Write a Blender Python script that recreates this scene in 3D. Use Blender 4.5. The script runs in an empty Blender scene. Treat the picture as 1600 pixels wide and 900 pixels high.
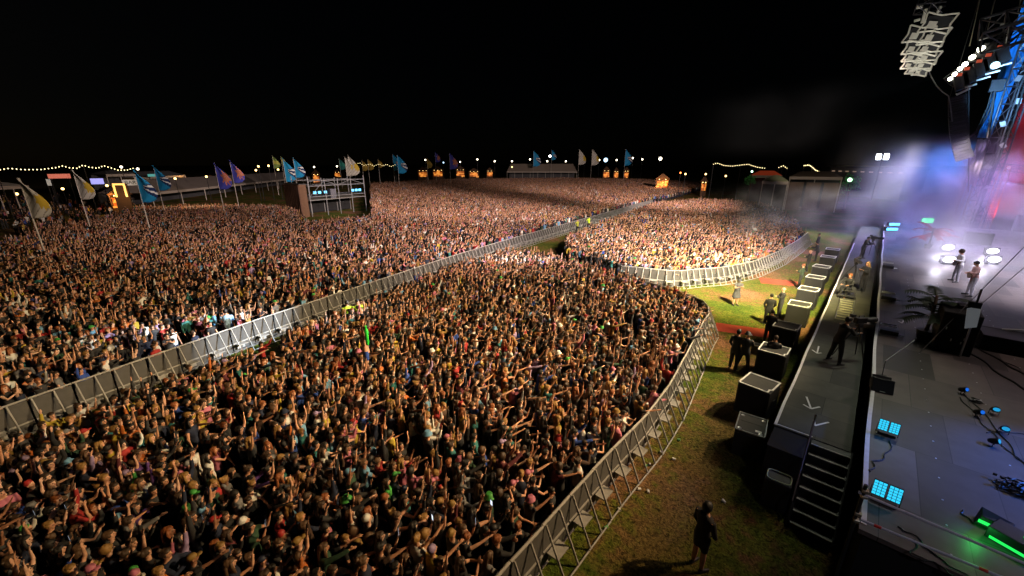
import bpy, bmesh, math, random
from mathutils import Vector, Matrix, noise
from mathutils.geometry import intersect_point_tri_2d
import numpy as np
R = math.radians
rnd = random.Random(7)
scene = bpy.context.scene
COL = scene.collection

# ------------------------------------------------------------------ camera
F, YH, H = 620.0, 256.0, 8.3
PITCH = math.atan((450 - YH) / F); YAW = R(42.2)
cam_d = bpy.data.cameras.new('camera'); cam = bpy.data.objects.new('camera', cam_d); COL.objects.link(cam)
cam.location = (0, 0, H); cam.rotation_euler = (math.pi/2 - PITCH, 0, YAW)
cam_d.sensor_width = 36; cam_d.lens = 36 * F / 1600; cam_d.clip_end = 6000; cam_d.clip_start = .1
scene.camera = cam
CA, SA, CP, SP = math.cos(YAW), math.sin(YAW), math.cos(PITCH), math.sin(PITCH)

def ray(px, py):
    r = (px - 800) / F; u = (450 - py) / F
    y = CP + u * SP; z = -SP + u * CP
    return Vector((r * CA - y * SA, r * SA + y * CA, z))
def W(px, py, z=0.0):                       # where the view through a photo pixel meets height z
    d = ray(px, py); t = (z - H) / d.z
    return Vector((d.x * t, d.y * t, z))
def WV(px, py, V):                          # ... meets the vertical plane y = V
    d = ray(px, py); t = V / d.y
    return Vector((d.x * t, V, H + d.z * t))
def proj(p):
    x = p[0] * CA + p[1] * SA; y = -p[0] * SA + p[1] * CA; z = p[2] - H
    dz = y * CP - z * SP
    if dz <= .05: return (-9999, -9999, dz)
    return (800 + F * x / dz, 450 - F * (y * SP + z * CP) / dz, dz)
def topz(base, py):                         # height above base whose view falls on image row py
    y = -base[0] * SA + base[1] * CA; u = (450 - py) / F
    return H + y * (-SP + u * CP) / (CP + u * SP)

# ------------------------------------------------------------------ materials
MATS = {}
def mat(name, col=(.5, .5, .5), rough=.7, metal=0, emit=None, es=1, bump=0, bscale=30, var=0, vscale=4, alpha=None):
    if name in MATS: return MATS[name]
    m = bpy.data.materials.new(name); m.use_nodes = True; MATS[name] = m
    nt = m.node_tree; b = nt.nodes['Principled BSDF']
    b.inputs['Base Color'].default_value = (*col, 1); b.inputs['Roughness'].default_value = rough; b.inputs['Metallic'].default_value = metal
    if emit:
        b.inputs['Emission Color'].default_value = (*emit, 1); b.inputs['Emission Strength'].default_value = es
    tc = nt.nodes.new('ShaderNodeTexCoord')
    if var:
        n = nt.nodes.new('ShaderNodeTexNoise'); n.inputs['Scale'].default_value = vscale; n.inputs['Detail'].default_value = 5
        nt.links.new(tc.outputs['Object'], n.inputs['Vector'])
        mx = nt.nodes.new('ShaderNodeMix'); mx.data_type = 'RGBA'
        mx.inputs['A'].default_value = (*[c * (1 - var) for c in col], 1); mx.inputs['B'].default_value = (*[min(1, c * (1 + var)) for c in col], 1)
        nt.links.new(n.outputs['Fac'], mx.inputs['Factor']); nt.links.new(mx.outputs['Result'], b.inputs['Base Color'])
        nt.links.new(n.outputs['Fac'], b.inputs['Roughness']) if rough == .5 else None
    if bump:
        n = nt.nodes.new('ShaderNodeTexNoise'); n.inputs['Scale'].default_value = bscale
        nt.links.new(tc.outputs['Object'], n.inputs['Vector'])
        bp = nt.nodes.new('ShaderNodeBump'); bp.inputs['Strength'].default_value = bump
        nt.links.new(n.outputs['Fac'], bp.inputs['Height']); nt.links.new(bp.outputs['Normal'], b.inputs['Normal'])
    return m
def objcol_mat(name, rough=.8):
    m = bpy.data.materials.new(name); m.use_nodes = True; nt = m.node_tree
    b = nt.nodes['Principled BSDF']; b.inputs['Roughness'].default_value = rough
    o = nt.nodes.new('ShaderNodeObjectInfo')
    n = nt.nodes.new('ShaderNodeTexNoise'); n.inputs['Scale'].default_value = 9; tc = nt.nodes.new('ShaderNodeTexCoord')
    nt.links.new(tc.outputs['Object'], n.inputs['Vector'])
    v = nt.nodes.new('ShaderNodeMapRange'); v.inputs['To Min'].default_value = .35; v.inputs['To Max'].default_value = 1.5
    nt.links.new(n.outputs['Fac'], v.inputs['Value'])
    mx = nt.nodes.new('ShaderNodeVectorMath'); mx.operation = 'SCALE'
    nt.links.new(o.outputs['Color'], mx.inputs[0]); nt.links.new(v.outputs['Result'], mx.inputs['Scale'])
    nt.links.new(mx.outputs['Vector'], b.inputs['Base Color'])
    return m
def ramp_mat(name, cols, k, rough=.8, patch=0):  # colour picked per copy from a palette
    m = bpy.data.materials.new(name); m.use_nodes = True; nt = m.node_tree
    b = nt.nodes['Principled BSDF']; b.inputs['Roughness'].default_value = rough
    o = nt.nodes.new('ShaderNodeObjectInfo')
    a = nt.nodes.new('ShaderNodeMath'); a.operation = 'MULTIPLY'; a.inputs[1].default_value = k
    f = nt.nodes.new('ShaderNodeMath'); f.operation = 'FRACT'
    r = nt.nodes.new('ShaderNodeValToRGB'); r.color_ramp.interpolation = 'CONSTANT'
    el = r.color_ramp.elements
    n = len(cols)
    while len(el) < n: el.new(.5)
    for i, c in enumerate(cols):
        el[i].position = i / n
    for i, c in enumerate(cols): el[i].color = (*c, 1)
    nt.links.new(o.outputs['Random'], a.inputs[0]); nt.links.new(a.outputs[0], f.inputs[0]); nt.links.new(f.outputs[0], r.inputs[0])
    nt.links.new(r.outputs['Color'], b.inputs['Base Color'])
    return m
BLK = mat('black_paint', (.012, .012, .014), .55, bump=.1)
BLKC = mat('black_cloth', (.008, .008, .009), .95, bump=.4, bscale=12)
DGREY = mat('dark_grey_metal', (.05, .05, .055), .45, .6, bump=.1)
STEEL = mat('galvanised_steel', (.42, .42, .43), .42, .75, var=.25, vscale=14)
ALU = mat('brushed_aluminium', (.55, .55, .57), .35, .9, var=.2, vscale=20)
PANEL = mat('barrier_sheet', (.23, .24, .25), .6, .3, var=.3, vscale=6)
WHITE = mat('white_trim', (.72, .72, .7), .6, var=.15)
TAPE = mat('white_tape', (.75, .76, .8), .5, var=.2, vscale=6)
SUBTOP = mat('speaker_lid', (.03, .03, .028), .7, var=.3, vscale=8)
CABLE = mat('cable_rubber', (.01, .01, .01), .5)

# ------------------------------------------------------------------ mesh helpers
class MB:
    def __init__(s): s.bm = bmesh.new(); s.mi = 0
    def _new(s, vs, fs):
        v = [s.bm.verts.new(p) for p in vs]
        for f in fs:
            try: s.bm.faces.new([v[i] for i in f]).material_index = s.mi
            except ValueError: pass
        return s
    def box(s, c, d, M=None, taper=1):
        x, y, z = d[0]/2, d[1]/2, d[2]/2; c = Vector(c)
        vs = [Vector((sx*x*(taper if sz > 0 else 1), sy*y*(taper if sz > 0 else 1), sz*z)) for sz in (-1, 1) for sx, sy in ((-1,-1),(1,-1),(1,1),(-1,1))]
        vs = [c + (M @ v if M else v) for v in vs]
        return s._new(vs, [(3,2,1,0),(4,5,6,7),(0,1,5,4),(1,2,6,5),(2,3,7,6),(3,0,4,7)])
    def tube(s, pts, r, seg=8, flat=None, up=None, cap=True):
        pts = [Vector(p) for p in pts]; n = len(pts)
        rs = r if isinstance(r, (list, tuple)) else [r]*n
        ref = Vector(up) if up else None; rings = []
        for i, p in enumerate(pts):
            t = (pts[min(i+1, n-1)] - pts[max(i-1, 0)]).normalized()
            if ref is None: ref = Vector((0,0,1)) if abs(t.z) < .9 else Vector((1,0,0))
            a = (ref - t * ref.dot(t))
            if a.length < 1e-4: a = t.orthogonal()
            a.normalize(); b = t.cross(a); ref = a
            k = flat if flat else 1
            rings.append([s.bm.verts.new(p + a*rs[i]*k*math.cos(2*math.pi*j/seg) + b*rs[i]*math.sin(2*math.pi*j/seg)) for j in range(seg)])
        for i in range(n-1):
            for j in range(seg):
                s.bm.faces.new((rings[i][j], rings[i][(j+1)%seg], rings[i+1][(j+1)%seg], rings[i+1][j])).material_index = s.mi
        if cap:
            s.bm.faces.new(rings[0][::-1]).material_index = s.mi; s.bm.faces.new(rings[-1]).material_index = s.mi
        return s
    def loft(s, rings, seg=16, M=None):     # rings of (x, y, z, rx, ry)
        rr = []
        for (x, y, z, rx, ry) in rings:
            row = []
            for j in range(seg):
                p = Vector((x + rx*math.cos(2*math.pi*j/seg), y + ry*math.sin(2*math.pi*j/seg), z))
                row.append(s.bm.verts.new(M @ p if M else p))
            rr.append(row)
        for i in range(len(rr)-1):
            for j in range(seg):
                s.bm.faces.new((rr[i][j], rr[i][(j+1)%seg], rr[i+1][(j+1)%seg], rr[i+1][j])).material_index = s.mi
        s.bm.faces.new(rr[0][::-1]).material_index = s.mi; s.bm.faces.new(rr[-1]).material_index = s.mi
        return s
    def ell(s, c, r, seg=12, M=None, f=None):
        c = Vector(c); rows = []
        n = seg//2 + 1
        top = None
        vs = []
        for i in range(1, n):
            th = math.pi*i/n
            row = []
            for j in range(seg):
                ph = 2*math.pi*j/seg
                d = Vector((math.sin(th)*math.cos(ph), math.sin(th)*math.sin(ph), math.cos(th)))
                k = f(d) if f else 1
                p = c + Vector((d.x*r[0], d.y*r[1], d.z*r[2]))*k
                row.append(s.bm.verts.new(M @ p if M else p))
            rows.append(row)
        kt = f(Vector((0,0,1))) if f else 1; kb = f(Vector((0,0,-1))) if f else 1
        pt = c + Vector((0,0,r[2]*kt)); pb = c - Vector((0,0,r[2]*kb))
        vt = s.bm.verts.new(M @ pt if M else pt); vb = s.bm.verts.new(M @ pb if M else pb)
        for j in range(seg):
            s.bm.faces.new((vt, rows[0][j], rows[0][(j+1)%seg])).material_index = s.mi
            s.bm.faces.new((vb, rows[-1][(j+1)%seg], rows[-1][j])).material_index = s.mi
        for i in range(len(rows)-1):
            for j in range(seg):
                s.bm.faces.new((rows[i][j], rows[i+1][j], rows[i+1][(j+1)%seg], rows[i][(j+1)%seg])).material_index = s.mi
        return s
    def poly(s, pts, th=.004):              # thin slab on a flat outline
        pts = [Vector(p) for p in pts]; n = len(pts)
        nrm = Vector((0,0,0))
        for i in range(n): nrm += pts[i].cross(pts[(i+1)%n])
        nrm = nrm.normalized()*th
        return s._new([p + nrm/2 for p in pts] + [p - nrm/2 for p in pts],
                      [tuple(range(n)), tuple(range(2*n-1, n-1, -1))] + [(i, n+i, n+(i+1)%n, (i+1)%n) for i in range(n)])
    def mesh(s, name, mats, smooth=False, bevel=0):
        if bevel:
            bmesh.ops.bevel(s.bm, geom=s.bm.edges[:], offset=bevel, segments=1, affect='EDGES')
        bmesh.ops.recalc_face_normals(s.bm, faces=s.bm.faces[:])
        me = bpy.data.meshes.new(name); s.bm.to_mesh(me); s.bm.free()
        for m in (mats if isinstance(mats, (list, tuple)) else [mats]): me.materials.append(m)
        if smooth: me.polygons.foreach_set('use_smooth', [True]*len(me.polygons))
        return me
    def build(s, name, mats, parent=None, smooth=False, bevel=0):
        o = bpy.data.objects.new(name, s.mesh(name, mats, smooth, bevel)); COL.objects.link(o)
        if parent: o.parent = parent
        return o

def tag(o, label=None, cat=None, group=None, kind=None):
    if label: o['label'] = label
    if cat: o['category'] = cat
    if group: o['group'] = group
    if kind: o['kind'] = kind
    return o
def thing(name, label, cat, loc=(0,0,0), rz=0, group=None):
    o = bpy.data.objects.new(name, None); COL.objects.link(o); o.location = loc; o.rotation_euler = (0, 0, rz)
    o.empty_display_size = .2
    return tag(o, label, cat, group)
def copy_thing(root, loc, rz=0, label=None, group=None, scale=None):
    def cp(o, par):
        c = o.copy(); COL.objects.link(c); c.parent = par
        for ch in kids.get(o.name, []): cp(ch, c)
        return c
    kids = {}
    def gather(o):
        kids[o.name] = list(o.children)
        for ch in o.children: gather(ch)
    gather(root)
    c = cp(root, None); c.location = loc; c.rotation_euler = (0, 0, rz)
    if label: c['label'] = label
    if group: c['group'] = group
    if scale: c.scale = (scale,)*3
    return c

# ------------------------------------------------------------------ world
w = bpy.data.worlds.new('World'); scene.world = w; w.use_nodes = True
nt = w.node_tree; bg = nt.nodes['Background']
sky = nt.nodes.new('ShaderNodeTexSky'); sky.sky_type = 'NISHITA'; sky.sun_disc = False
sky.sun_elevation = R(25); sky.sun_rotation = R(250)
nt.links.new(sky.outputs['Color'], bg.inputs['Color']); bg.inputs['Strength'].default_value = .0001
scene.view_settings.view_transform = 'Standard'; scene.view_settings.look = 'None'; scene.view_settings.gamma = 1
scene.view_settings.exposure = 0
scene.cycles.use_denoising = True
scene.cycles.max_bounces = 4; scene.cycles.diffuse_bounces = 2; scene.cycles.glossy_bounces = 2; scene.cycles.transparent_max_bounces = 4
scene.cycles.volume_bounces = 0; scene.cycles.volume_step_rate = .3; scene.cycles.volume_max_steps = 256
scene.cycles.caustics_reflective = False; scene.cycles.caustics_refractive = False
scene.cycles.sample_clamp_indirect = 3

# ------------------------------------------------------------------ ground
def sheet(name, pts, z, m, n=None):
    b = MB(); b._new([(p[0], p[1], z) for p in pts], [tuple(range(len(pts)))])
    o = b.build(name, m); o['kind'] = 'structure'; return o
gm = bpy.data.materials.new('festival_grass'); gm.use_nodes = True; nt = gm.node_tree; b = nt.nodes['Principled BSDF']
tc = nt.nodes.new('ShaderNodeTexCoord')
def nz(scale, det=6):
    n = nt.nodes.new('ShaderNodeTexNoise'); n.inputs['Scale'].default_value = scale; n.inputs['Detail'].default_value = det
    nt.links.new(tc.outputs['Object'], n.inputs['Vector']); return n
n1 = nz(.28, 5); n2 = nz(3.2, 8); n3 = nz(13, 8)
n3.inputs['Distortion'].default_value = 1.2
def ramp(src, stops):
    r = nt.nodes.new('ShaderNodeValToRGB'); e = r.color_ramp.elements
    while len(e) < len(stops): e.new(.5)
    for i, (p, c) in enumerate(stops): e[i].position = p; e[i].color = (*c, 1)
    nt.links.new(src, r.inputs[0]); return r
add = nt.nodes.new('ShaderNodeMath'); add.operation = 'MULTIPLY_ADD'; add.inputs[1].default_value = .45
nt.links.new(n2.outputs['Fac'], add.inputs[0]); nt.links.new(n1.outputs['Fac'], add.inputs[2])
ra = ramp(add.outputs[0], [(.56, (.06, .095, .012)), (.70, (.12, .13, .02)), (.78, (.16, .095, .035)), (.86, (.24, .125, .065))])
rb = ramp(n3.outputs['Fac'], [(.32, (.25, .25, .25)), (.68, (1.5, 1.5, 1.5))])
mx = nt.nodes.new('ShaderNodeMix'); mx.data_type = 'RGBA'; mx.blend_type = 'MULTIPLY'; mx.inputs['Factor'].default_value = 1
nt.links.new(ra.outputs['Color'], mx.inputs['A']); nt.links.new(rb.outputs['Color'], mx.inputs['B'])
# trodden brown strip along the middle of the pit
def mth(op, a, b_=None, c_=None):
    n = nt.nodes.new('ShaderNodeMath'); n.operation = op
    for i_, v in enumerate((a, b_, c_)):
        if v is None: continue
        if isinstance(v, (int, float)): n.inputs[i_].default_value = v
        else: nt.links.new(v, n.inputs[i_])
    return n.outputs[0]
sx_ = nt.nodes.new('ShaderNodeSeparateXYZ'); nt.links.new(tc.outputs['Object'], sx_.inputs[0])
dist = mth('ABSOLUTE', mth('ADD', mth('ADD', sx_.outputs['X'], 2.3), mth('MULTIPLY', mth('SUBTRACT', n2.outputs['Fac'], .5), 2.6)))
wr = nt.nodes.new('ShaderNodeMapRange'); wr.inputs['From Min'].default_value = 1.1; wr.inputs['From Max'].default_value = .2; nt.links.new(dist, wr.inputs['Value'])
wv = nt.nodes.new('ShaderNodeMapRange'); wv.inputs['From Min'].default_value = 24; wv.inputs['From Max'].default_value = 15; nt.links.new(sx_.outputs['Y'], wv.inputs['Value'])
wm = nt.nodes.new('ShaderNodeMix'); wm.data_type = 'RGBA'; wm.inputs['B'].default_value = (.17, .11, .042, 1); nt.links.new(ra.outputs['Color'], wm.inputs['A'])
nt.links.new(mth('MULTIPLY', mth('MULTIPLY', wr.outputs['Result'], wv.outputs['Result']), .8), wm.inputs['Factor']); nt.links.new(wm.outputs['Result'], mx.inputs['A'])
nt.links.new(mx.outputs['Result'], b.inputs['Base Color']); b.inputs['Roughness'].default_value = 1; b.inputs['Specular IOR Level'].default_value = .1
bp = nt.nodes.new('ShaderNodeBump'); bp.inputs['Strength'].default_value = 1; bp.inputs['Distance'].default_value = .06
nt.links.new(n3.outputs['Fac'], bp.inputs['Height']); nt.links.new(bp.outputs['Normal'], b.inputs['Normal'])
sheet('ground', [(-2500, -2500), (2500, -2500), (2500, 2500), (-2500, 2500)], 0, gm)

# ------------------------------------------------------------------ people
SKIN = objcol_mat('skin', .55); CLOTH = objcol_mat('cloth', .85); HAIRM = objcol_mat('hair', .6)
EYE = mat('eye_dark', (.08, .05, .035), .3); LIP = mat('lip', (.3, .09, .07), .5); SHOE = mat('shoe', (.02, .02, .022), .6)
DEP = []
def remesh(bm_obj_mesh, vox, fix=None):
    o = bpy.data.objects.new('tmp', bm_obj_mesh); COL.objects.link(o)
    md = o.modifiers.new('r', 'REMESH'); md.mode = 'VOXEL'; md.voxel_size = vox; md.use_smooth_shade = True
    sm = o.modifiers.new('s', 'SMOOTH'); sm.factor = .5; sm.iterations = 1
    bpy.context.view_layer.update()
    dg = bpy.context.evaluated_depsgraph_get()
    me = bpy.data.meshes.new_from_object(o.evaluated_get(dg))
    bpy.data.objects.remove(o)
    return me
def head_matrix(spec):
    yaw, pit = spec.get('head', (0, 0)); lean = spec.get('lean', 0)
    T = Matrix.Translation((.0, 0, 1.53)); up = upper_matrix(spec)
    return up @ T @ Matrix.Rotation(R(yaw), 4, 'Z') @ Matrix.Rotation(R(pit), 4, 'Y') @ Matrix.Scale(.93, 4) @ T.inverted()
def upper_matrix(spec):
    T = Matrix.Translation((0, 0, .95)); z = Matrix.Translation((0, 0, spec.get('dz', 0)))
    return z @ T @ Matrix.Rotation(R(spec.get('lean', 0)), 4, 'Y') @ Matrix.Rotation(R(spec.get('twist', 0)), 4, 'Z') @ T.inverted()
def arm_pts(spec, s):
    e, f = spec['L' if s > 0 else 'R']
    S = Vector((0, s*.175, 1.41))
    e = Vector((e[0], e[1]*s, e[2])).normalized(); f = Vector((f[0], f[1]*s, f[2])).normalized()
    E_ = S + e*.29; Wr = E_ + f*.255
    M = upper_matrix(spec)
    return [M @ S, M @ (S + e*.14), M @ E_, M @ (E_ + f*.1), M @ Wr], (M.to_3x3() @ f)
LEGS = {'stand': [((.015, .1, .5), (-.01, .11, .08)), ((.02, .1, .5), (.0, .12, .08))],
        'wide': [((.02, .16, .5), (0, .24, .08)), ((.02, .16, .5), (0, .22, .08))],
        'walk': [((.17, .1, .52), (.16, .1, .09)), ((.0, .1, .49), (-.24, .1, .14))],
        'sit': [((.42, .13, .98), (.44, .14, .53)), ((.42, .13, .98), (.42, .14, .53))]}
def leg_pts(spec, s):
    k, a = LEGS[spec.get('legs', 'stand')][0 if s > 0 else 1]; dz = spec.get('dz', 0)
    k = Vector((k[0], k[1]*s, k[2] + dz)); a = Vector((a[0], a[1]*s, a[2] + dz))
    h = Vector((0, .088*s, .92 + dz))
    return [h, h.lerp(k, .5), k, k.lerp(a, .35), a]
TORSO = [(0, 0, .86, .085, .13), (0, 0, .92, .11, .158), (0, 0, 1.0, .105, .148), (0, 0, 1.12, .092, .13), (0, 0, 1.25, .108, .152),
         (0, 0, 1.35, .112, .168), (0, 0, 1.42, .09, .155), (0, 0, 1.47, .062, .095), (0, 0, 1.5, .052, .056), (.008, 0, 1.58, .05, .05)]
def body_mesh(spec, fine=True):
    b = MB(); M = upper_matrix(spec); Hm = head_matrix(spec)
    b.loft(TORSO, 16, M)
    def hf(d):
        k = 1
        if d.z < -.1: k -= .10*abs(d.y)*(-d.z) + .0
        if d.x > .75 and -.1 < d.z < .3 and .15 < abs(d.y) < .55: k -= .05
        if d.x > .7 and .3 < d.z < .5: k += .03
        return k
    b.ell((.012, 0, 1.645), (.1, .077, .12), 20, Hm, hf)
    b.ell((.055, 0, 1.575), (.045, .048, .045), 10, Hm)          # jaw
    b.tube([Hm @ Vector((.105, 0, 1.665)), Hm @ Vector((.128, 0, 1.625)), Hm @ Vector((.105, 0, 1.612))], [.009, .017, .012], 6)
    b.ell((.1, 0, 1.588), (.018, .026, .012), 8, Hm)             # lips
    for s in (-1, 1):
        b.ell((.0, s*.079, 1.635), (.022, .012, .033), 8, Hm)
        p, f = arm_pts(spec, s)
        b.tube(p, [.055, .048, .037, .036, .025], 10)
        wr = p[-1]; up = f.orthogonal().normalized()
        side = Vector((0, 1, 0)) - f*f.y
        if side.length < .3: side = Vector((1, 0, 0)) - f*f.x
        side.normalize(); nrm = f.cross(side).normalized()
        pe = wr + f*.09
        b.tube([wr - f*.01, wr + f*.04, pe], [.024, .04, .04], 10, flat=.38, up=nrm)
        if fine:
            curl = spec.get('curl', .35)
            for k, (off, L) in enumerate(((-.033, .062), (-.011, .078), (.011, .083), (.033, .073))):
                q = pe - f*.012 + side*off; d1 = (f + nrm*curl*.5*(-1) + side*off*2).normalized(); d2 = (f - nrm*curl*1.6 + side*off*2).normalized()
                b.tube([q, q + d1*L*.5, q + d1*L*.5 + d2*L*.5], [.0095, .0088, .0075], 6)
            q = wr + f*.025 + side*.032; d1 = (f*.6 + side).normalized(); d2 = (f + side*.3 - nrm*.3).normalized()
            b.tube([q, q + d1*.035, q + d1*.035 + d2*.035], [.012, .0105, .009], 6)
        else:
            b.tube([pe - f*.02, pe + f*.045, pe + f*.075], [.036, .034, .02], 8, flat=.45, up=nrm)
        lp = leg_pts(spec, s)
        b.tube(lp, [.088, .075, .056, .057, .038], 12)
        a = lp[-1]; b.tube([a + Vector((-.06, 0, -.045)), a + Vector((.06, s*.01, -.04)), a + Vector((.19, s*.03, -.052))], [.038, .042, .03], 10)
    me = remesh(b.mesh('body', [SKIN]), .0095 if fine else .019)
    # eyes, lips and shoes as patches of the one body surface
    me.materials.clear()
    for m_ in (SKIN, EYE, LIP, SHOE): me.materials.append(m_)
    ev = [Hm @ Vector((.1, s*.033, 1.652)) for s in (-1, 1)]; lv = Hm @ Vector((.115, 0, 1.588))
    er = .010 if fine else .014; dz = spec.get('dz', 0)
    for p in me.polygons:
        c = p.center
        if (c - ev[0]).length < er + .004 or (c - ev[1]).length < er + .004: p.material_index = 1
        elif (c - lv).length < .02: p.material_index = 2
        elif c.z - dz < .105 and spec.get('legs') != 'sit': p.material_index = 3
    return me
def shirt_mesh(spec, sleeve=.5, hood=False, loose=.02, hem=.84):
    b = MB(); M = upper_matrix(spec)
    rings = [(0, 0, hem, .1 + loose, .15 + loose)] + [(x, y, z, rx + loose, ry + loose) for (x, y, z, rx, ry) in TORSO[1:7] if z > hem + .04] + [(0, 0, 1.462, .068 + loose*.6, .1 + loose*.5), (0, 0, 1.485, .062, .068)]
    b.loft(rings, 16, M)
    for s in (-1, 1):
        p, f = arm_pts(spec, s)
        if sleeve <= 1:
            q = [p[0], p[1], p[1].lerp(p[2], max(.05, sleeve*1.2 - .4))] if sleeve > .3 else [p[0], p[0].lerp(p[1], .35)]
            b.tube(q, [.068, .064, .062][:len(q)], 10)
        else:
            b.tube(p, [.07, .065, .055, .052, .042], 10)
    if hood: b.ell((-.075, 0, 1.49), (.06, .1, .055), 10, M)
    return remesh(b.mesh('shirt', [CLOTH]), .02)
def trouser_mesh(spec, length=1.0, skirt=False):
    b = MB(); M = upper_matrix(spec); dz = spec.get('dz', 0)
    if skirt: b.loft([(0, 0, .52 + dz, .2, .25), (0, 0, .8 + dz, .15, .2), (0, 0, 1.02 + dz, .112, .155)], 16)
    else:
        b.loft([(0, 0, .84 + dz, .1, .15), (0, 0, .92 + dz, .125, .172), (0, 0, 1.01 + dz, .118, .162)], 16)
        for s in (-1, 1):
            p = leg_pts(spec, s)
            b.tube(p if length >= 1 else [p[0], p[1], p[1].lerp(p[2], .8)], [.105, .092, .073, .07, .056][:5 if length >= 1 else 3], 12)
    return remesh(b.mesh('trousers', [CLOTH]), .02)
def hair_mesh(spec, kind):
    b = MB(); Hm = head_matrix(spec)
    sd = rnd.random()*50
    def hf(d): return 1 + .13*noise.noise(d*3 + Vector((sd, 0, 0))) + .09*noise.noise(d*8)
    mt = HAIRM
    if kind in ('short', 'long', 'bun', 'curly'):
        k = 1.22 if kind == 'curly' else 1
        b.ell((-.022, 0, 1.672), (.102*k, .089*k, .112*k), 26, Hm, (lambda d: 1 + .12*noise.noise(d*6 + Vector((sd, 0, 0)))) if kind == 'curly' else hf)
    if kind in ('short', 'long', 'bun', 'curly'):
        b.ell((.026, 0, 1.718), (.09, .082, .056), 16, Hm, hf)
        for s in (-1, 1): b.ell((.005, s*.07, 1.665), (.06, .022, .06), 10, Hm, hf)
    if kind == 'long':
        b.tube([Hm @ Vector(p) for p in ((-.05, 0, 1.70), (-.085, 0, 1.6), (-.1, 0, 1.48), (-.12, 0, 1.3), (-.12, 0, 1.22))], [.07, .085, .09, .08, .035], 12, flat=.6, up=(1, 0, 0))
        for s in (-1, 1):
            b.tube([Hm @ Vector(p) for p in ((.03, s*.06, 1.72), (.02, s*.088, 1.62), (.03, s*.095, 1.5), (.05, s*.1, 1.38))], [.03, .034, .034, .014], 8)
    if kind == 'bun': b.ell((-.09, 0, 1.77), (.05, .05, .045), 10, Hm, hf)
    if kind == 'hood': b.ell((-.02, 0, 1.655), (.125, .105, .142), 16, Hm)
    if kind == 'bald': b.ell((-.03, 0, 1.64), (.08, .08, .08), 10, Hm)
    if kind == 'bucket':
        b.loft([(0, 0, 1.655, .165, .152), (0, 0, 1.668, .158, .146), (0, 0, 1.705, .112, .1), (0, 0, 1.775, .095, .083), (0, 0, 1.785, .07, .06)], 18, Hm)
    if kind == 'cap':
        b.ell((-.004, 0, 1.705), (.112, .092, .088), 14, Hm)
        b.loft([(.13, 0, 1.69, .075, .07), (.13, 0, 1.702, .075, .07)], 12, Hm)
    if kind == 'beanie': b.ell((-.012, 0, 1.705), (.112, .094, .105), 14, Hm, hf)
    me = b.mesh('hair', [mt], smooth=True); return me

DOWN = ((.1, .25, -1), (.35, .05, -1)); UPA = ((.35, .35, .9), (.1, -.1, 1)); FWDUP = ((.7, .25, .55), (.45, -.1, .9))
PHONE = ((.9, .1, -.05), (.35, -.1, 1)); CLAP = ((.75, .1, -.3), (.5, -.75, .55)); REST = ((.8, .2, -.65), (.95, -.1, .1)); HIGH = ((.1, .25, 1), (.1, -.05, 1))
POINT = ((.9, .2, .4), (.95, 0, .35)); BEHIND = ((.2, .8, .5), (-.2, -.6, .9))
POSES = {
 'both arms down': dict(L=DOWN, R=DOWN, head=(4, -6)),
 'arms hanging and head turned': dict(L=DOWN, R=((.2, .3, -1), (.6, -.1, -.7)), head=(-28, -2)),
 'one arm raised high': dict(L=DOWN, R=UPA, head=(8, -12), lean=2),
 'left arm raised': dict(L=UPA, R=REST, head=(-6, -10)),
 'both arms raised': dict(L=UPA, R=HIGH, head=(0, -14), lean=-3),
 'hands clapping in front': dict(L=CLAP, R=CLAP, head=(6, -4)),
 'one hand pointing at the stage': dict(L=DOWN, R=POINT, head=(0, -6), lean=4),
 'hands held up by the face': dict(L=PHONE, R=PHONE, head=(2, -4)),
 'both arms stretched forward': dict(L=FWDUP, R=POINT, head=(-10, -8), lean=6),
 'leaning forward': dict(L=REST, R=REST, head=(12, -2), lean=12),
}
HAIRK = ['short', 'long', 'bun', 'curly', 'bucket', 'cap', 'beanie']
_cache = {}
def pm(pose, what, *a):
    k = (pose, what) + a
    if k not in _cache:
        spec = POSES[pose]
        _cache[k] = {'body': lambda: body_mesh(spec, True), 'lowbody': lambda: body_mesh(spec, False), 'shirt': lambda: shirt_mesh(spec, *a),
                     'trousers': lambda: trouser_mesh(spec, *a), 'hair': lambda: hair_mesh(spec, *a)}[what]()
    return _cache[k]
SKINS = [(.55, .28, .17), (.60, .33, .22), (.48, .24, .14), (.66, .40, .29), (.30, .14, .08), (.16, .08, .05)]
HAIRC = {'blond': (.24, .13, .035), 'brown': (.035, .018, .009), 'dark': (.008, .006, .005), 'ginger': (.2, .06, .015), 'light brown': (.08, .042, .02)}
CLO = {'black': (.01, .01, .012), 'charcoal': (.025, .025, .028), 'navy': (.008, .014, .04), 'dark green': (.015, .05, .025), 'brown': (.045, .022, .012),
       'white': (.6, .6, .58), 'grey': (.15, .15, .16), 'red': (.32, .02, .02), 'royal blue': (.02, .06, .3), 'sky blue': (.12, .28, .45), 'yellow': (.4, .3, .03),
       'pink': (.42, .13, .2), 'purple': (.1, .04, .2), 'teal': (.02, .14, .14), 'orange': (.45, .12, .02), 'maroon': (.09, .012, .018), 'mustard': (.22, .13, .03), 'lilac': (.28, .2, .36), 'bright green': (.05, .3, .05)}
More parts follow.
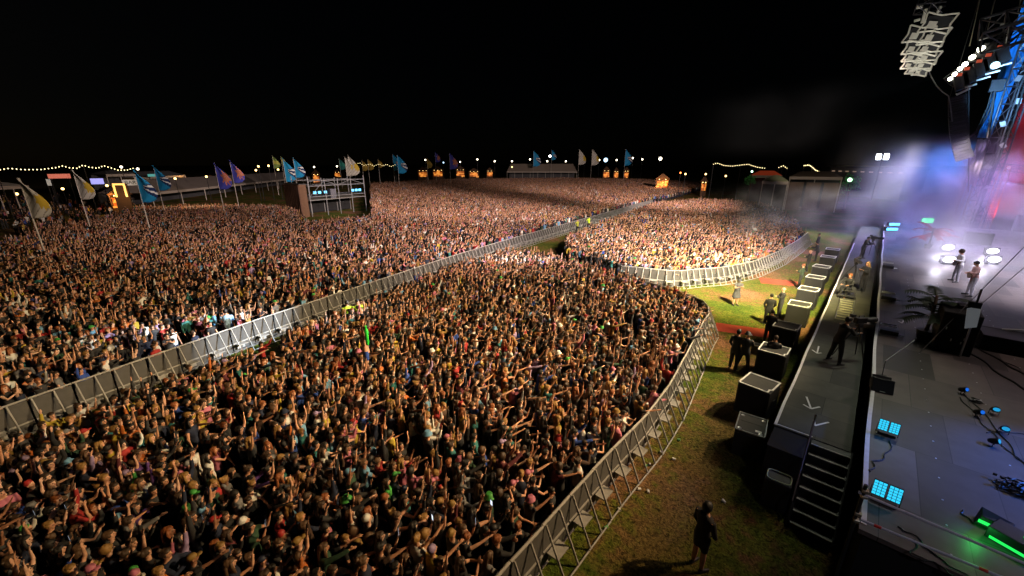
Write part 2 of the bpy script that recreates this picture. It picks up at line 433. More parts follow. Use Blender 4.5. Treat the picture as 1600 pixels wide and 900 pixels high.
def person(label, loc, rz, pose, skin, hair, hairc, top, topc, legc, sleeve=.5, group=None, sc=1, legs=1.0, skirt=False, hood=False, name='person', hem=.84):
    t = thing(name, label, 'person', loc, rz, group); t.scale = (sc,)*3
    def ch(nm, me, c):
        o = bpy.data.objects.new(nm, me); COL.objects.link(o); o.parent = t; o.color = (*c, 1); return o
    ch('body', pm(pose, 'body'), skin)
    ch('hat' if hair in ('bucket', 'cap', 'beanie') else 'hood' if hair == 'hood' else 'hair', pm(pose, 'hair', hair), hairc)
    ch(top, pm(pose, 'shirt', sleeve, hood, .02, hem), topc)
    ch('skirt' if skirt else 'shorts' if legs < 1 else 'trousers', pm(pose, 'trousers', legs, skirt), legc)
    return t

# crowd regions, as outlines on the field
def region(px, z=1.6): return [W(x, y, z).xy for x, y in px]
RA = region([(-90, 694), (0, 664), (130, 622), (400, 530), (520, 482), (700, 409), (790, 384), (842, 388), (880, 397), (900, 398), (980, 408), (1050, 426), (1085, 444), (1108, 468), (1117, 490),
             (1104, 520), (1080, 553), (1048, 600), (1036, 640), (1000, 672), (940, 728), (880, 793), (806, 878), (760, 940), (700, 1010), (-90, 1010)])
RC = region([(890, 388), (880, 366), (950, 338), (1020, 315), (1100, 308), (1200, 316), (1244, 338), (1262, 366), (1240, 384), (1180, 406), (1130, 415), (1090, 419), (1060, 418), (1000, 411), (940, 398)])
RB = region([(-90, 655), (0, 624), (400, 487), (700, 390), (800, 362), (900, 334), (1020, 305), (1100, 299), (1150, 294), (1110, 284), (1000, 279), (880, 277), (700, 279), (579, 285), (579, 334), (484, 342), (452, 318), (300, 318), (215, 322), (130, 342), (60, 352), (0, 372), (-90, 410)])
def inside(p, poly):
    c = False; n = len(poly); j = n-1
    for i in range(n):
        a, b_ = poly[i], poly[j]
        if (a[1] > p[1]) != (b_[1] > p[1]) and p[0] < (b_[0]-a[0])*(p[1]-a[1])/(b_[1]-a[1]) + a[0]: c = not c
        j = i
    return c
MIDP = [(-17, -7), (-18.55, -2.74), (-20.85, 4.84), (-24.52, 19.45), (-26.49, 29.2), (-28.8, 44.2), (-32, 64), (-34.8, 81.9)]
FRONTP = [(-3.5, -1), (-3.75, 4.3), (-3.85, 7.7), (-3.82, 10.1), (-3.98, 12.4), (-4.52, 15.9), (-4.95, 18.75), (-5.15, 20.3), (-5.7, 21.9), (-7.2, 22.9), (-10, 23.6)]
FARP = [(-13, 26.2), (-9.5, 27.3), (-8.56, 28.9), (-7.3, 30.8), (-6.15, 34.3), (-5.42, 40.1), (-5.1, 47.3), (-5.0, 54)]
def side(p, path):                          # signed distance to a barrier line, positive on its stage side
    best = None
    for a, b_ in zip(path, path[1:]):
        dx, dy = b_[0]-a[0], b_[1]-a[1]; L2 = dx*dx + dy*dy; t = max(0, min(1, ((p[0]-a[0])*dx + (p[1]-a[1])*dy)/L2))
        ex, ey = p[0]-a[0]-t*dx, p[1]-a[1]-t*dy; d = math.hypot(ex, ey); sg = 1 if dx*ey - dy*ex < 0 else -1
        if best is None or d < abs(best): best = d*sg
    return best
pts = []
def fill(poly, spacing, jit, keep, ok):
    xs = [p[0] for p in poly]; ys = [p[1] for p in poly]
    v = min(ys); row = 0
    while v < max(ys):
        u = min(xs) + (row % 2)*spacing/2
        while u < max(xs):
            x = u + rnd.uniform(-jit, jit); y = v + rnd.uniform(-jit, jit)
            if inside((x, y), poly):
                q = proj((x, y, 1.6))
                if -60 < q[0] < 1660 and 200 < q[1] < 970 and rnd.random() < keep(x, y) and ok((x, y)): pts.append((x, y, q))
            u += spacing
        v += spacing*.87; row += 1
def clump(u, v): return 1 if noise.noise(Vector((u*.35, v*.35, 0))) > -.28 else .55
fill(RA, .375, .17, lambda u, v: .96*clump(u, v), lambda p: side(p, FRONTP) < -.3 and side(p, MIDP) > 1.1)
fill(RC, .47, .19, lambda u, v: .95*clump(u, v), lambda p: side(p, FARP) < -.3 and side(p, MIDP) > .6)
fill(RB, .53, .23, lambda u, v: (.97 if (u*u + v*v) < 110**2 else .7)*clump(u*.6, v*.6), lambda p: side(p, MIDP) < -.3)
for k in range(260):                        # loose walkers at the far left by the stalls
    q = W(rnd.uniform(0, 240), rnd.uniform(300, 350), 1.6)
    if not inside((q.x, q.y), RB): pts.append((q.x, q.y, proj((q.x, q.y, 1.6))))
# the front row stands right at the barrier
pts.sort(key=lambda p: p[2][2])
inview = [p for p in pts if 5 < p[2][0] < 1595 and p[2][1] < 905]
near = inview[:286]; nearset = set(id(p) for p in near)
far = [p for p in pts if id(p) not in nearset]
print('people', len(pts), 'far', len(far))
STAGE_C = Vector((5, 30))
used = set()
posekeys = list(POSES); posew = [22, 9, 14, 7, 6, 11, 7, 9, 5, 5]
clokeys = list(CLO); clow = [30, 18, 14, 7, 7, 8, 7, 3, 2, 2, 2, 2, 2, 2, 1, 4, 2, 1.5, .6]
tops = {.5: 't_shirt', .2: 'vest_top', 1.5: 'long_sleeved_top', 1.6: 'hoodie'}
topn = {.5: 't-shirt', .2: 'vest top', 1.5: 'long sleeved top', 1.6: 'hoodie'}
hw = [34, 32, 9, 9, 4, 6, 4]
hatc = ['black', 'white', 'navy', 'red', 'sky blue', 'mustard', 'lilac', 'pink', 'bright green', 'grey']
pname = {'both arms down': 'arms down', 'arms hanging and head turned': 'head turned aside', 'one arm raised high': 'right arm raised', 'left arm raised': 'left arm raised',
         'both arms raised': 'both arms raised', 'hands clapping in front': 'hands clapping', 'one hand pointing at the stage': 'arm pointing forward', 'hands held up by the face': 'hands at face',
         'both arms stretched forward': 'arms stretched forward', 'leaning forward': 'leaning forward'}
def where(q, p):
    x, y = q[0], q[1]
    if side(p, FRONTP) > -.8: return 'at front barrier'
    hx = 'left' if x < 270 else 'middle' if x < 530 else 'right'
    return f'{"bottom" if y > 820 else "lower" if y > 740 else "upper"} {hx} crowd'
nperson = 0; phones = []
for i, (x, y, q) in enumerate(near):
    for _ in range(400):
        pose = rnd.choices(posekeys, posew)[0]; ck = rnd.choices(clokeys, clow)[0]; hk = rnd.choices(HAIRK, hw)[0]
        hc = rnd.choices(list(HAIRC), [4, 7, 7, 1.2, 5])[0] if hk in ('short', 'long', 'bun', 'curly') else rnd.choice(hatc)
        sl = rnd.choices([.5, .2, 1.5, 1.6], [7, 3, 3, 2])[0]
        hs = {'short': f'short {hc} hair', 'long': f'long {hc} hair', 'bun': f'{hc} hair in a bun', 'curly': f'curly {hc} hair', 'bucket': f'{hc} bucket hat', 'cap': f'{hc} cap', 'beanie': f'{hc} beanie'}[hk]
        lab = f'{hs}, {ck} {topn[sl]}, {pname[pose]}, {where(q, (x, y))}'
        if (hs, ck, sl, pose) not in used: used.add((hs, ck, sl, pose)); break
    face = math.atan2(STAGE_C.y - y, STAGE_C.x - x) + rnd.gauss(0, .3)
    sc = rnd.uniform(.76, .90)
    hcol = HAIRC[hc] if hk in ('short', 'long', 'bun', 'curly') else CLO[hc]
    t = person(lab, (x, y, 0), face, pose, rnd.choices(SKINS, [5, 6, 4, 3, 1, 1])[0], hk, hcol, tops[sl], CLO[ck], CLO[rnd.choice(['black', 'navy', 'charcoal', 'grey'])], sl, 'concert-goers standing in the near pen', sc, hood=(sl == 1.6))
    if pose == 'hands held up by the face' and len(phones) < 12 and rnd.random() < .6:
        p_, f_ = arm_pts(POSES[pose], -1); M = Matrix.Translation((x, y, 0)) @ Matrix.Rotation(face, 4, 'Z') @ Matrix.Scale(sc, 4)
        phones.append((M @ (p_[-1] + f_*.13), face, hs, ck, topn[sl]))
PH = mat('phone_shell', (.02, .02, .022), .3); SCR = mat('phone_screen', (.02, .02, .02), .2, emit=(.75, .85, 1), es=1.3)
for (p, a, hs, ck, tn) in phones:
    t = thing('phone', f'lit phone held up by person with {hs}, {ck} top', 'phone', p, a, 'phones held up in the crowd')
    MB().box((0, 0, .03), (.009, .076, .155)).build('case', PH, t, bevel=.003); MB().box((-.0062, 0, .03), (.002, .066, .14)).build('screen', SCR, t)

# the uncountable rest of the crowd: one object, people placed on points
def srgb(l): return l
PAL = [CLO[k] for k in ('black', 'black', 'black', 'charcoal', 'black', 'navy', 'charcoal', 'white', 'black', 'maroon', 'grey', 'red', 'navy', 'sky blue', 'brown', 'white', 'royal blue', 'black', 'pink', 'charcoal', 'mustard', 'black', 'lilac', 'dark green', 'grey', 'yellow', 'teal', 'white', 'black', 'navy', 'orange', 'charcoal')]
PALH = [HAIRC[k] for k in ('blond', 'brown', 'dark', 'brown', 'light brown', 'dark', 'ginger', 'brown', 'dark', 'light brown', 'dark', 'blond', 'brown', 'dark')]
PALT = [CLO[k] for k in hatc]
CSK = ramp_mat('crowd_skin', SKINS[:4] + SKINS[:3] + SKINS[:2] + [SKINS[4]], 37.31, .55); CCL = ramp_mat('crowd_top', PAL, 91.7)
CHR = ramp_mat('crowd_hair', PALH, 53.9, .6); CHT = ramp_mat('crowd_hat', PALT, 71.3); CTR = ramp_mat('crowd_trousers', [CLO['black'], CLO['navy'], CLO['charcoal']], 19.1)
ALLM = [CSK, EYE, LIP, SHOE, CCL, CHR, CHT, CTR]
protos = bpy.data.collections.new('crowd_member_kinds')
def join(meshes, name):
    vs, ls, starts, tots, mi = [], [], [], [], []; vo = 0; lo = 0
    for me, remap in meshes:
        n = len(me.vertices); a = np.empty(n*3, np.float32); me.vertices.foreach_get('co', a); vs.append(a)
        l = np.empty(len(me.loops), np.int32); me.loops.foreach_get('vertex_index', l); ls.append(l + vo)
        k = len(me.polygons); s_ = np.empty(k, np.int32); me.polygons.foreach_get('loop_start', s_); starts.append(s_ + lo)
        t_ = np.empty(k, np.int32); me.polygons.foreach_get('loop_total', t_); tots.append(t_)
        m_ = np.empty(k, np.int32); me.polygons.foreach_get('material_index', m_); mi.append(m_ if remap is None else np.full(k, remap, np.int32))
        vo += n; lo += len(l)
    vs, ls, starts, tots, mi = map(np.concatenate, (vs, ls, starts, tots, mi))
    me = bpy.data.meshes.new(name); me.vertices.add(len(vs)//3); me.vertices.foreach_set('co', vs)
    me.loops.add(len(ls)); me.loops.foreach_set('vertex_index', ls); me.polygons.add(len(starts)); me.polygons.foreach_set('loop_start', starts)
    try: me.polygons.foreach_set('loop_total', tots)
    except Exception: pass
    me.polygons.foreach_set('material_index', mi); me.polygons.foreach_set('use_smooth', np.ones(len(starts), bool))
    me.update(calc_edges=True)
    for m_ in ALLM: me.materials.append(m_)
    return me
nk = 0; kinds = []
for pi, pose in enumerate(posekeys):
    for hk, sl in (('short', .5), ('long', .2), ('short', 1.5), ('bun' if pi % 2 else 'curly', .5), ('bucket' if pi % 2 else 'cap', .5)):
        me = join([(pm(pose, 'lowbody'), None), (pm(pose, 'shirt', sl), 4), (pm(pose, 'trousers', 1.0), 7), (pm(pose, 'hair', hk), 6 if hk in ('bucket', 'cap') else 5)], 'crowd_member')
        o = bpy.data.objects.new('crowd_member_%03d' % nk, me); protos.objects.link(o); kinds.append((nk, posew[pi] * (1.0 if 'raised' in pose or 'up' in pose else 1.25) * (1.3 if hk in ('short', 'long') else .22))); nk += 1
me = bpy.data.meshes.new('crowd'); me.from_pydata([(x, y, 0) for x, y, q in far], [], [])
a = me.attributes.new('rot', 'FLOAT', 'POINT'); a.data.foreach_set('value', [math.atan2(STAGE_C.y - y, STAGE_C.x - x) + rnd.gauss(0, .35) for x, y, q in far])
a = me.attributes.new('scl', 'FLOAT', 'POINT'); a.data.foreach_set('value', [rnd.uniform(.76, .91) for _ in far])
a = me.attributes.new('idx', 'INT', 'POINT'); a.data.foreach_set('value', rnd.choices([k for k, _ in kinds], [w_ for _, w_ in kinds], k=len(far)))
crowd = bpy.data.objects.new('crowd', me); COL.objects.link(crowd)
tag(crowd, 'vast packed night crowd filling the field in front of the stage', 'crowd', kind='stuff')
ng = bpy.data.node_groups.new('crowd_nodes', 'GeometryNodeTree')
ng.interface.new_socket('Geometry', in_out='INPUT', socket_type='NodeSocketGeometry'); ng.interface.new_socket('Geometry', in_out='OUTPUT', socket_type='NodeSocketGeometry')
N = ng.nodes.new; gi = N('NodeGroupInput'); go = N('NodeGroupOutput'); ip = N('GeometryNodeInstanceOnPoints'); ci = N('GeometryNodeCollectionInfo')
ci.inputs['Collection'].default_value = protos; ci.inputs['Separate Children'].default_value = True; ci.inputs['Reset Children'].default_value = True
def na(nm, ty):
    n = N('GeometryNodeInputNamedAttribute'); n.data_type = ty; n.inputs['Name'].default_value = nm; return n.outputs['Attribute']
cx = N('ShaderNodeCombineXYZ'); L = ng.links.new
L(na('rot', 'FLOAT'), cx.inputs['Z']); L(gi.outputs[0], ip.inputs['Points']); L(ci.outputs[0], ip.inputs['Instance']); ip.inputs['Pick Instance'].default_value = True
L(na('idx', 'INT'), ip.inputs['Instance Index']); L(cx.outputs[0], ip.inputs['Rotation']); L(na('scl', 'FLOAT'), ip.inputs['Scale']); L(ip.outputs[0], go.inputs[0])
md = crowd.modifiers.new('people', 'NODES'); md.node_group = ng
# ------------------------------------------------------------------ crowd barriers
def make_barrier():
    SD = mat('worn_steel', (.31, .305, .295), .7, .2, var=.3, vscale=9)
    PANEL = mat('barrier_panel', (.08, .078, .076), .75, .2, var=.3, vscale=6)
    t = thing('crowd_barrier', '', 'barrier', (0, 0, 0))
    b = MB(); b.box((.5, 0, .62), (.97, .012, 1.06)); b.build('panel', PANEL, t)
    b = MB(); b.tube([(0, .01, 1.2), (1, .01, 1.2)], .034, 8); b.build('top_rail', SD, t)
    for x in (.06, .56):
        MB().tube([(x, -.03, 1.19), (x, -.56, .05)], .027, 6).build('strut', SD, t)
    MB().tube([(0, -.57, .04), (1, -.57, .04)], .022, 6).build('base_rail', SD, t)
    b = MB(); b.box((.3, -.2, .42), (.42, .28, .03)); b.box((.3, -.08, .3), (.34, .03, .24)); b.build('step', SD, t)
    b = MB(); b.box((.5, .04, .75), (.97, .03, .045)); b.box((.5, -.02, .45), (.97, .03, .045)); b.build('cross_rail', SD, t)
    b = MB(); b.box((.5, .38, .012), (.98, .8, .012)); b.build('floor_plate', SD, t)
    return t
bar0 = make_barrier(); firstbar = True
def barrier_run(path, label, group, swap=None):
    global firstbar
    P_ = [Vector(p) for p in path]; cum = [0]
    for a_, b_ in zip(P_, P_[1:]): cum.append(cum[-1] + (b_-a_).length)
    def at(s):
        for i in range(len(cum)-1):
            if s <= cum[i+1] or i == len(cum)-2: return P_[i].lerp(P_[i+1], (s-cum[i])/(cum[i+1]-cum[i]))
    n = int(cum[-1]/1.02)
    for i in range(n):
        a_, b_ = at(i*1.02), at((i+1)*1.02); mid = (a_+b_)/2; q = proj((mid.x, mid.y, .6))
        if not (-60 < q[0] < 1650 and q[1] < 1010 and q[2] > 0): continue
        ang = math.atan2(b_.y-a_.y, b_.x-a_.x) + rnd.gauss(0, .012)
        if firstbar: bar0.location = (a_.x, a_.y, 0); bar0.rotation_euler = (0, 0, ang); bar0['label'] = label; bar0['group'] = group; firstbar = False
        else: copy_thing(bar0, (a_.x, a_.y, 0), ang, label, group)
barrier_run(MIDP, 'grey steel crowd barrier panel in the long straight row dividing the crowd', 'barrier panels across the middle of the crowd')
barrier_run(FRONTP,
            'grey steel barrier panel with strut feet, in the near row beside the grass pit', 'barrier panels along the near front edge of the crowd')
barrier_run(FARP,
            'pale steel barrier panel in the curved row holding back the far bright crowd', 'barrier panels along the far front edge of the crowd')

# ------------------------------------------------------------------ pit: mats, litter, speakers, cases
RED = mat('red_mat', (.38, .05, .025), .95, bump=.3, bscale=60, var=.25, vscale=5)
for lab, q in (('faded red mat laid over the grass, the nearer of two', [(-5.25, 22.4), (-2.6, 23.3), (-2.35, 22.2), (-4.9, 21.2)]), ('faded red mat laid over the grass, the farther of two', [(-5.6, 34.2), (-3.2, 34.9), (-3.1, 33.5), (-5.15, 32.6)])):
    c = sum((Vector(p) for p in q), Vector((0, 0)))/4
    b = MB(); n = 10
    for i in range(n):
        for k in range(4):
            def pp(s_, t_):
                a_ = Vector(q[0]).lerp(Vector(q[1]), s_); d_ = Vector(q[3]).lerp(Vector(q[2]), s_); p = a_.lerp(d_, t_) - c
                return (p.x, p.y, .02 + .02*noise.noise(Vector((p.x*2, p.y*2, 1))))
            b._new([pp(i/n, k/4), pp((i+1)/n, k/4), pp((i+1)/n, (k+1)/4), pp(i/n, (k+1)/4)], [(0, 1, 2, 3)])
    o = b.build('red_mat', RED); o.location = (c.x, c.y, .0); tag(o, lab, 'mat')
CUP = mat('paper_cup', (.7, .7, .66), .7)
lit = [(930, 130), (835, 205), (920, 245), (775, 265), (742, 278), (768, 433), (725, 410), (598, 517), (520, 628), (1200, 487), (282, 757), (665, 245)]
for i, (x, y) in enumerate(lit):
    p = W(800 + x/3.6, 650 + y/3.6, .03)
    b = MB(); b.loft([(0, 0, 0, .028, .028), (0, 0, .09, .04, .04), (0, 0, .091, .034, .034), (0, 0, .02, .024, .024)], 8, Matrix.Rotation(R(85), 4, 'Y'))
    o = b.build('paper_cup', CUP if i % 4 else mat('green_cup', (.2, .5, .2), .6)); o.location = p; o.rotation_euler = (0, 0, i*1.7)
    tag(o, 'small crumpled cup dropped on the grass by the near barrier' if i % 4 else 'small green cup dropped on the grass by the near barrier', 'cup', 'cups littering the grass pit' if i % 4 else 'green cups littering the grass pit')
def make_sub():
    t = thing('subwoofer_speaker', '', 'speaker', (0, 0, 0))
    MB().box((0, 0, .57), (.98, 1.0, 1.1)).build('cabinet', BLK, t, bevel=.015)
    MB().box((0, 0, 1.135), (.9, .92, .02)).build('lid', SUBTOP, t)
    b = MB(); z = 1.155; o_ = [(-.47, -.48), (.40, -.48), (.40, -.30), (.47, -.24), (.47, .48), (-.47, .48)]
    for i in range(6):
        a_, c_ = Vector((*o_[i], z)), Vector((*o_[(i+1) % 6], z)); d = (c_-a_); m = Matrix.Rotation(math.atan2(d.y, d.x), 3, 'Z')
        b.box((a_+c_)/2, (d.length + .045, .045, .02 + .002*i), m)
    b.build('lid_frame', WHITE, t)
    MB().box((0, -.504, .6), (.86, .02, .94)).build('grille', BLKC, t)
    for s in (-1, 1): MB().tube([(s*.5, -.1, .7), (s*.53, -.1, .72), (s*.53, .1, .72), (s*.5, .1, .7)], .012, 6).build('handle', DGREY, t)
    return t
ordn = ['nearest', 'second nearest', 'third nearest', 'fourth nearest', 'middle', 'fourth farthest', 'third farthest', 'second farthest', 'farthest']
sub0 = None
for i, (u, v) in enumerate([(-1.78, 14.6), (-1.93, 17.95), (-2.0, 21.2), (-2.03, 25.2), (-2.05, 28.8), (-2.08, 32.3), (-2.12, 36.1), (-2.12, 40.4), (-2.15, 44.4)]):
    lab = f'black subwoofer speaker with white framed lid beside the runway, {ordn[i]} of the row'
    a_ = rnd.gauss(-.05, .05)
    if sub0 is None: sub0 = make_sub(); sub0.location = (u, v, 0); sub0.rotation_euler = (0, 0, a_); sub0['label'] = lab; sub0['group'] = 'subwoofers along the runway'
    else: copy_thing(sub0, (u, v, 0), a_, lab, 'subwoofers along the runway')
t = thing('flight_case', 'grey lidded flight case with metal corners in front of the subwoofers', 'case', (-1.47, 12.25, 0), R(6))
MB().box((0, 0, .4), (.74, 1.0, .76)).build('body', BLK, t, bevel=.01)
MB().box((0, 0, .84), (.74, 1.0, .1)).build('lid', SUBTOP, t, bevel=.01)
b = MB()
for (c, d) in (((0, .5, .9), (.76, .03, .03)), ((0, -.5, .9), (.76, .03, .03)), ((.37, 0, .9), (.03, 1.0, .026)), ((-.37, 0, .9), (.03, 1.0, .026))): b.box(c, d)
b.build('edge_trim', ALU, t)
for sx in (-1, 1):
    for sy in (-1, 1): MB().loft([(sx*.27, sy*.38, .89, .055, .055), (sx*.27, sy*.38, .9, .05, .05), (sx*.27, sy*.38, .893, .03, .03)], 12).build('castor_dish', ALU, t)
MB().box((.2, -.28, .893), (.16, .1, .008)).build('label_plate', WHITE, t); MB().box((0, .08, .893), (.6, .03, .008)).build('strap', BLK, t)
t = thing('open_case', 'low black case with rounded pale green rim beside the steps', 'case', (-.46, 10.42, 0), R(4))
MB().box((0, 0, .42), (.56, .46, .84)).build('body', BLK, t, bevel=.02)
b = MB(); rp = []
for k in range(24):
    a_ = k/24*2*math.pi; c_, s_ = math.cos(a_), math.sin(a_); rp.append((.25*math.copysign(abs(c_)**.4, c_), .2*math.copysign(abs(s_)**.4, s_), .86))
b.tube(rp + [rp[0]], .014, 6); b.build('rim', mat('green_rim', (.35, .45, .25), .5), t)
t = thing('small_case', 'small open black case on the grass by second subwoofer', 'case', tuple(W(1183, 552, 0)), R(5))
MB().box((0, 0, .2), (.5, .4, .4)).build('body', BLK, t, bevel=.01)
b = MB()
for (c, d) in (((0, .19, .42), (.5, .03, .03)), ((0, -.19, .42), (.5, .03, .03)), ((.24, 0, .42), (.03, .4, .026)), ((-.24, 0, .42), (.03, .4, .026))): b.box(c, d)
b.build('rim', ALU, t)

# ------------------------------------------------------------------ runway deck
dm = bpy.data.materials.new('deck_boards'); dm.use_nodes = True
def board_mat(m, bw, bh, c1, c2, mortar, rough=.75, rotz=0):
    nt = m.node_tree; b = nt.nodes['Principled BSDF']; tc = nt.nodes.new('ShaderNodeTexCoord'); mp = nt.nodes.new('ShaderNodeMapping'); mp.inputs['Rotation'].default_value = (0, 0, rotz)
    br = nt.nodes.new('ShaderNodeTexBrick'); br.inputs['Scale'].default_value = 1; br.inputs['Brick Width'].default_value = bw; br.inputs['Row Height'].default_value = bh
    br.inputs['Mortar Size'].default_value = .008; br.inputs['Color1'].default_value = (*c1, 1); br.inputs['Color2'].default_value = (*c2, 1); br.inputs['Mortar'].default_value = (*mortar, 1); br.offset = .5; br.squash = 1
    n = nt.nodes.new('ShaderNodeTexNoise'); n.inputs['Scale'].default_value = 2.5; n.inputs['Detail'].default_value = 8
    r = nt.nodes.new('ShaderNodeMapRange'); r.inputs['To Min'].default_value = .55; r.inputs['To Max'].default_value = 1.4
    mx = nt.nodes.new('ShaderNodeVectorMath'); mx.operation = 'SCALE'
    nt.links.new(tc.outputs['Object'], mp.inputs[0]); nt.links.new(mp.outputs[0], br.inputs['Vector']); nt.links.new(tc.outputs['Object'], n.inputs['Vector'])
    nt.links.new(n.outputs['Fac'], r.inputs['Value']); nt.links.new(br.outputs['Color'], mx.inputs[0]); nt.links.new(r.outputs['Result'], mx.inputs['Scale'])
    nt.links.new(mx.outputs['Vector'], b.inputs['Base Color']); b.inputs['Roughness'].default_value = rough
board_mat(dm, 1.9, 1.22, (.075, .075, .062), (.04, .04, .036), (.012, .012, .012))
t = thing('runway_deck', 'long grey camera runway with white edge line running along the stage front', 'stage deck', (0, 0, 0))
MB().box((-.085, 37, 1.26), (1.67, 50, .08)).build('deck_floor', dm, t)
b = MB(); b.box((-.085, 37, .61), (1.63, 49.9, 1.2)); b.build('skirt', BLKC, t)
def strip(pts_, z, w_, th=.006):
    b = MB()
    for a_, c_ in zip(pts_, pts_[1:]):
        a_, c_ = Vector(a_[:2]), Vector(c_[:2]); d = c_-a_; m = Matrix.Rotation(math.atan2(d.y, d.x), 3, 'Z'); q = (a_+c_)/2
        b.box((q.x, q.y, z + (.0015 if pts_.index(tuple(pts_[0])) else 0)), (d.length + w_*.6, w_, th), m); z += .0008
    return b
ed = [(-.90 + .012*math.sin(v*1.3) , v) for v in [12.05 + i*1.5 for i in range(25)]]
strip(ed, 1.305, .07).build('edge_line', TAPE, t)
strip([(-.92, 12.06), (-.06, 12.06)], 1.312, .03).build('edge_line', TAPE, t)
for segs in ([((1260, 620), (1267, 638)), ((1255, 632), (1267, 639)), ((1267, 639), (1281, 636))], [((1279.3, 541), (1276.7, 551.7)), ((1269, 546.7), (1276.7, 552.3)), ((1276.7, 552.3), (1283.5, 551.7))], [((1273, 665), (1295, 660)), ((1273, 665), (1272, 657))]):
    b = MB(); z = 1.304
    for p, q in segs:
        a_, c_ = W(*p, 1.3), W(*q, 1.3); d = c_-a_; m = Matrix.Rotation(math.atan2(d.y, d.x), 3, 'Z'); b.box(((a_.x+c_.x)/2, (a_.y+c_.y)/2, z), (d.length, .05, .004), m); z += .002
    b.build('tape_arrow', TAPE, t)
t = thing('steps', 'black steps with pale nosings going down from the runway end', 'steps', (0, 0, 0))
for i in range(8):
    z = 1.3 - (i)*.155; v = 12.0 - i*.27
    MB().box((.36, v - .14, z - .1 if i else z - .1), (.8, .27, .16)).build('tread', BLK, t)
    MB().box((.36, v - .265, z - .012), (.8, .028, .022)).build('nosing', mat('pale_nosing', (.38, .38, .35), .6), t)
for u in (-.06, .785):
    b = MB(); b._new([(u-.02, 12, 1.3), (u-.02, 9.85, .1), (u-.02, 9.85, 0), (u-.02, 12, 0), (u+.02, 12, 1.3), (u+.02, 9.85, .1), (u+.02, 9.85, 0), (u+.02, 12, 0)], [(0, 1, 2, 3), (7, 6, 5, 4), (0, 4, 5, 1), (1, 5, 6, 2), (2, 6, 7, 3), (3, 7, 4, 0)]); b.build('side_panel', BLK, t)
MB().tube([(-.1, 11.95, 1.2), (-.1, 11.95, 2.05)], .022, 8).build('handrail_post', DGREY, t)
MB().tube([(-.1, 11.9, 1.9), (-.1, 9.9, .75)], .02, 8).build('handrail', DGREY, t)
MB().tube([(-.1, 9.9, .0), (-.1, 9.9, .76)], .02, 8).build('handrail_post', DGREY, t)
t = thing('black_platform', 'black draped platform block filling the corner beside the steps', 'platform', (-.5, 11.5, 0))
MB().box((0, 0, .62), (.78, 1.05, 1.24)).build('drape', BLKC, t, bevel=.02); MB().box((0, 0, 1.25), (.8, 1.07, .02)).build('top', BLKC, t)

# ------------------------------------------------------------------ main stage
sm_ = bpy.data.materials.new('stage_floor_panels'); sm_.use_nodes = True
board_mat(sm_, 1.22, 2.44, (.13, .105, .10), (.022, .02, .02), (.015, .015, .015), .5)
t = thing('stage', 'large main stage with dark panelled floor and white taped front edge', 'stage', (0, 0, 0))
MB().box((11.95, 36.3, 1.75), (22, 55.4, .1)).build('stage_floor', sm_, t)
MB().box((11.98, 36.3, .84), (21.9, 55.3, 1.7)).build('skirt', BLKC, t)
ed = [(.99 + .02*math.sin(v*.9), v) for v in [8.8 + i*1.1 for i in range(48)]]
strip(ed, 1.805, .085).build('edge_tape', TAPE, t)
for u in (2.17, 3.39, 4.61):
    b = MB()
    for k in range(30): b.loft([(u, 9 + k*.8, 1.8, .018, .018), (u, 9 + k*.8, 1.808, .014, .014)], 8)
    b.build('floor_screws', TAPE, t)
strip([tuple(W(x, y, 1.8).xy) for x, y in ((1404, 502), (1409, 505), (1414, 498))], 1.806, .05).build('tape_mark', TAPE, t)
strip([tuple(W(x, y, 1.8).xy) for x, y in ((1426, 490), (1431, 493), (1437, 488))], 1.806, .05).build('tape_mark', TAPE, t)

t = thing('guard_rail', 'steel tube guard rails with red bands at the near end of the stage', 'railing', (.86, 8.6, 0))
def WV2(px, py, V=8.6): return WV(px, py, V)
o_ = Vector((.86, 8.6, 0))
a_, c_ = WV2(1341, 769), WV2(1640, 897); b = MB(); b.tube([a_-o_, c_-o_], .024, 8); b.build('rail', mat('painted_rail', (.55, .55, .66), .4, var=.2, vscale=6), t)
a_, c_ = WV2(1345, 812), WV2(1600, 916); b = MB(); b.tube([a_-o_, c_-o_], .024, 8); b.build('rail', mat('painted_rail', (.55, .55, .66), .4, var=.2, vscale=6), t)
for x in (1376, 1545): q = a_.lerp(c_, (x-1345)/255)-o_; d = (c_-a_).normalized()*.05; MB().tube([q-d, q+d], .027, 8).build('band', mat('red_band', (.6, .03, .02), .5), t)
MB().tube([(0, 0, 0), (0, 0, 2.75)], .03, 8).build('post', DGREY, t)
for z in (1.95, 2.1, 2.5, 2.62): MB().box((.02, 0, z), (.1, .09, .06), Matrix.Rotation(z*9, 3, 'Z')).build('clamp', mat('clamp_metal', (.5, .45, .35), .4, .7), t, bevel=.008)

CY = mat('cyan_led', (.02, .1, .12), .3, emit=(.03, .55, .85), es=1.3)
def led_panel(px, py, z, lab, s=1.0):
    p = W(px, py, 2.05); t = thing('led_blinder', lab, 'stage light', (p.x, p.y, 1.8), R(-2), 'twin cyan blinders at the stage edge'); t.scale = (s*.68,)*3
    tilt = Matrix.Rotation(R(-14), 3, 'X'); zz = z - 1.8
    for k, x in enumerate((-.15, .15)):
        f = MB().box((x, 0, zz), (.27, .05, .42), tilt).build('panel_frame', BLK, t, bevel=.005)
        b = MB()
        for i in range(3):
            for j in range(5): b.box(Vector((x, 0, zz)) + tilt @ Vector((-.086 + i*.086, -.027, -.156 + j*.078)), (.074, .006, .064), tilt)
        o = b.build('cells', CY, f)
    MB().tube([(-.3, .05, .02), (-.3, .05, zz), (.3, .05, zz), (.3, .05, .02)], .014, 6).build('yoke', DGREY, t)
    MB().box((0, .08, .05), (.5, .3, .1)).build('base', BLK, t, bevel=.01)
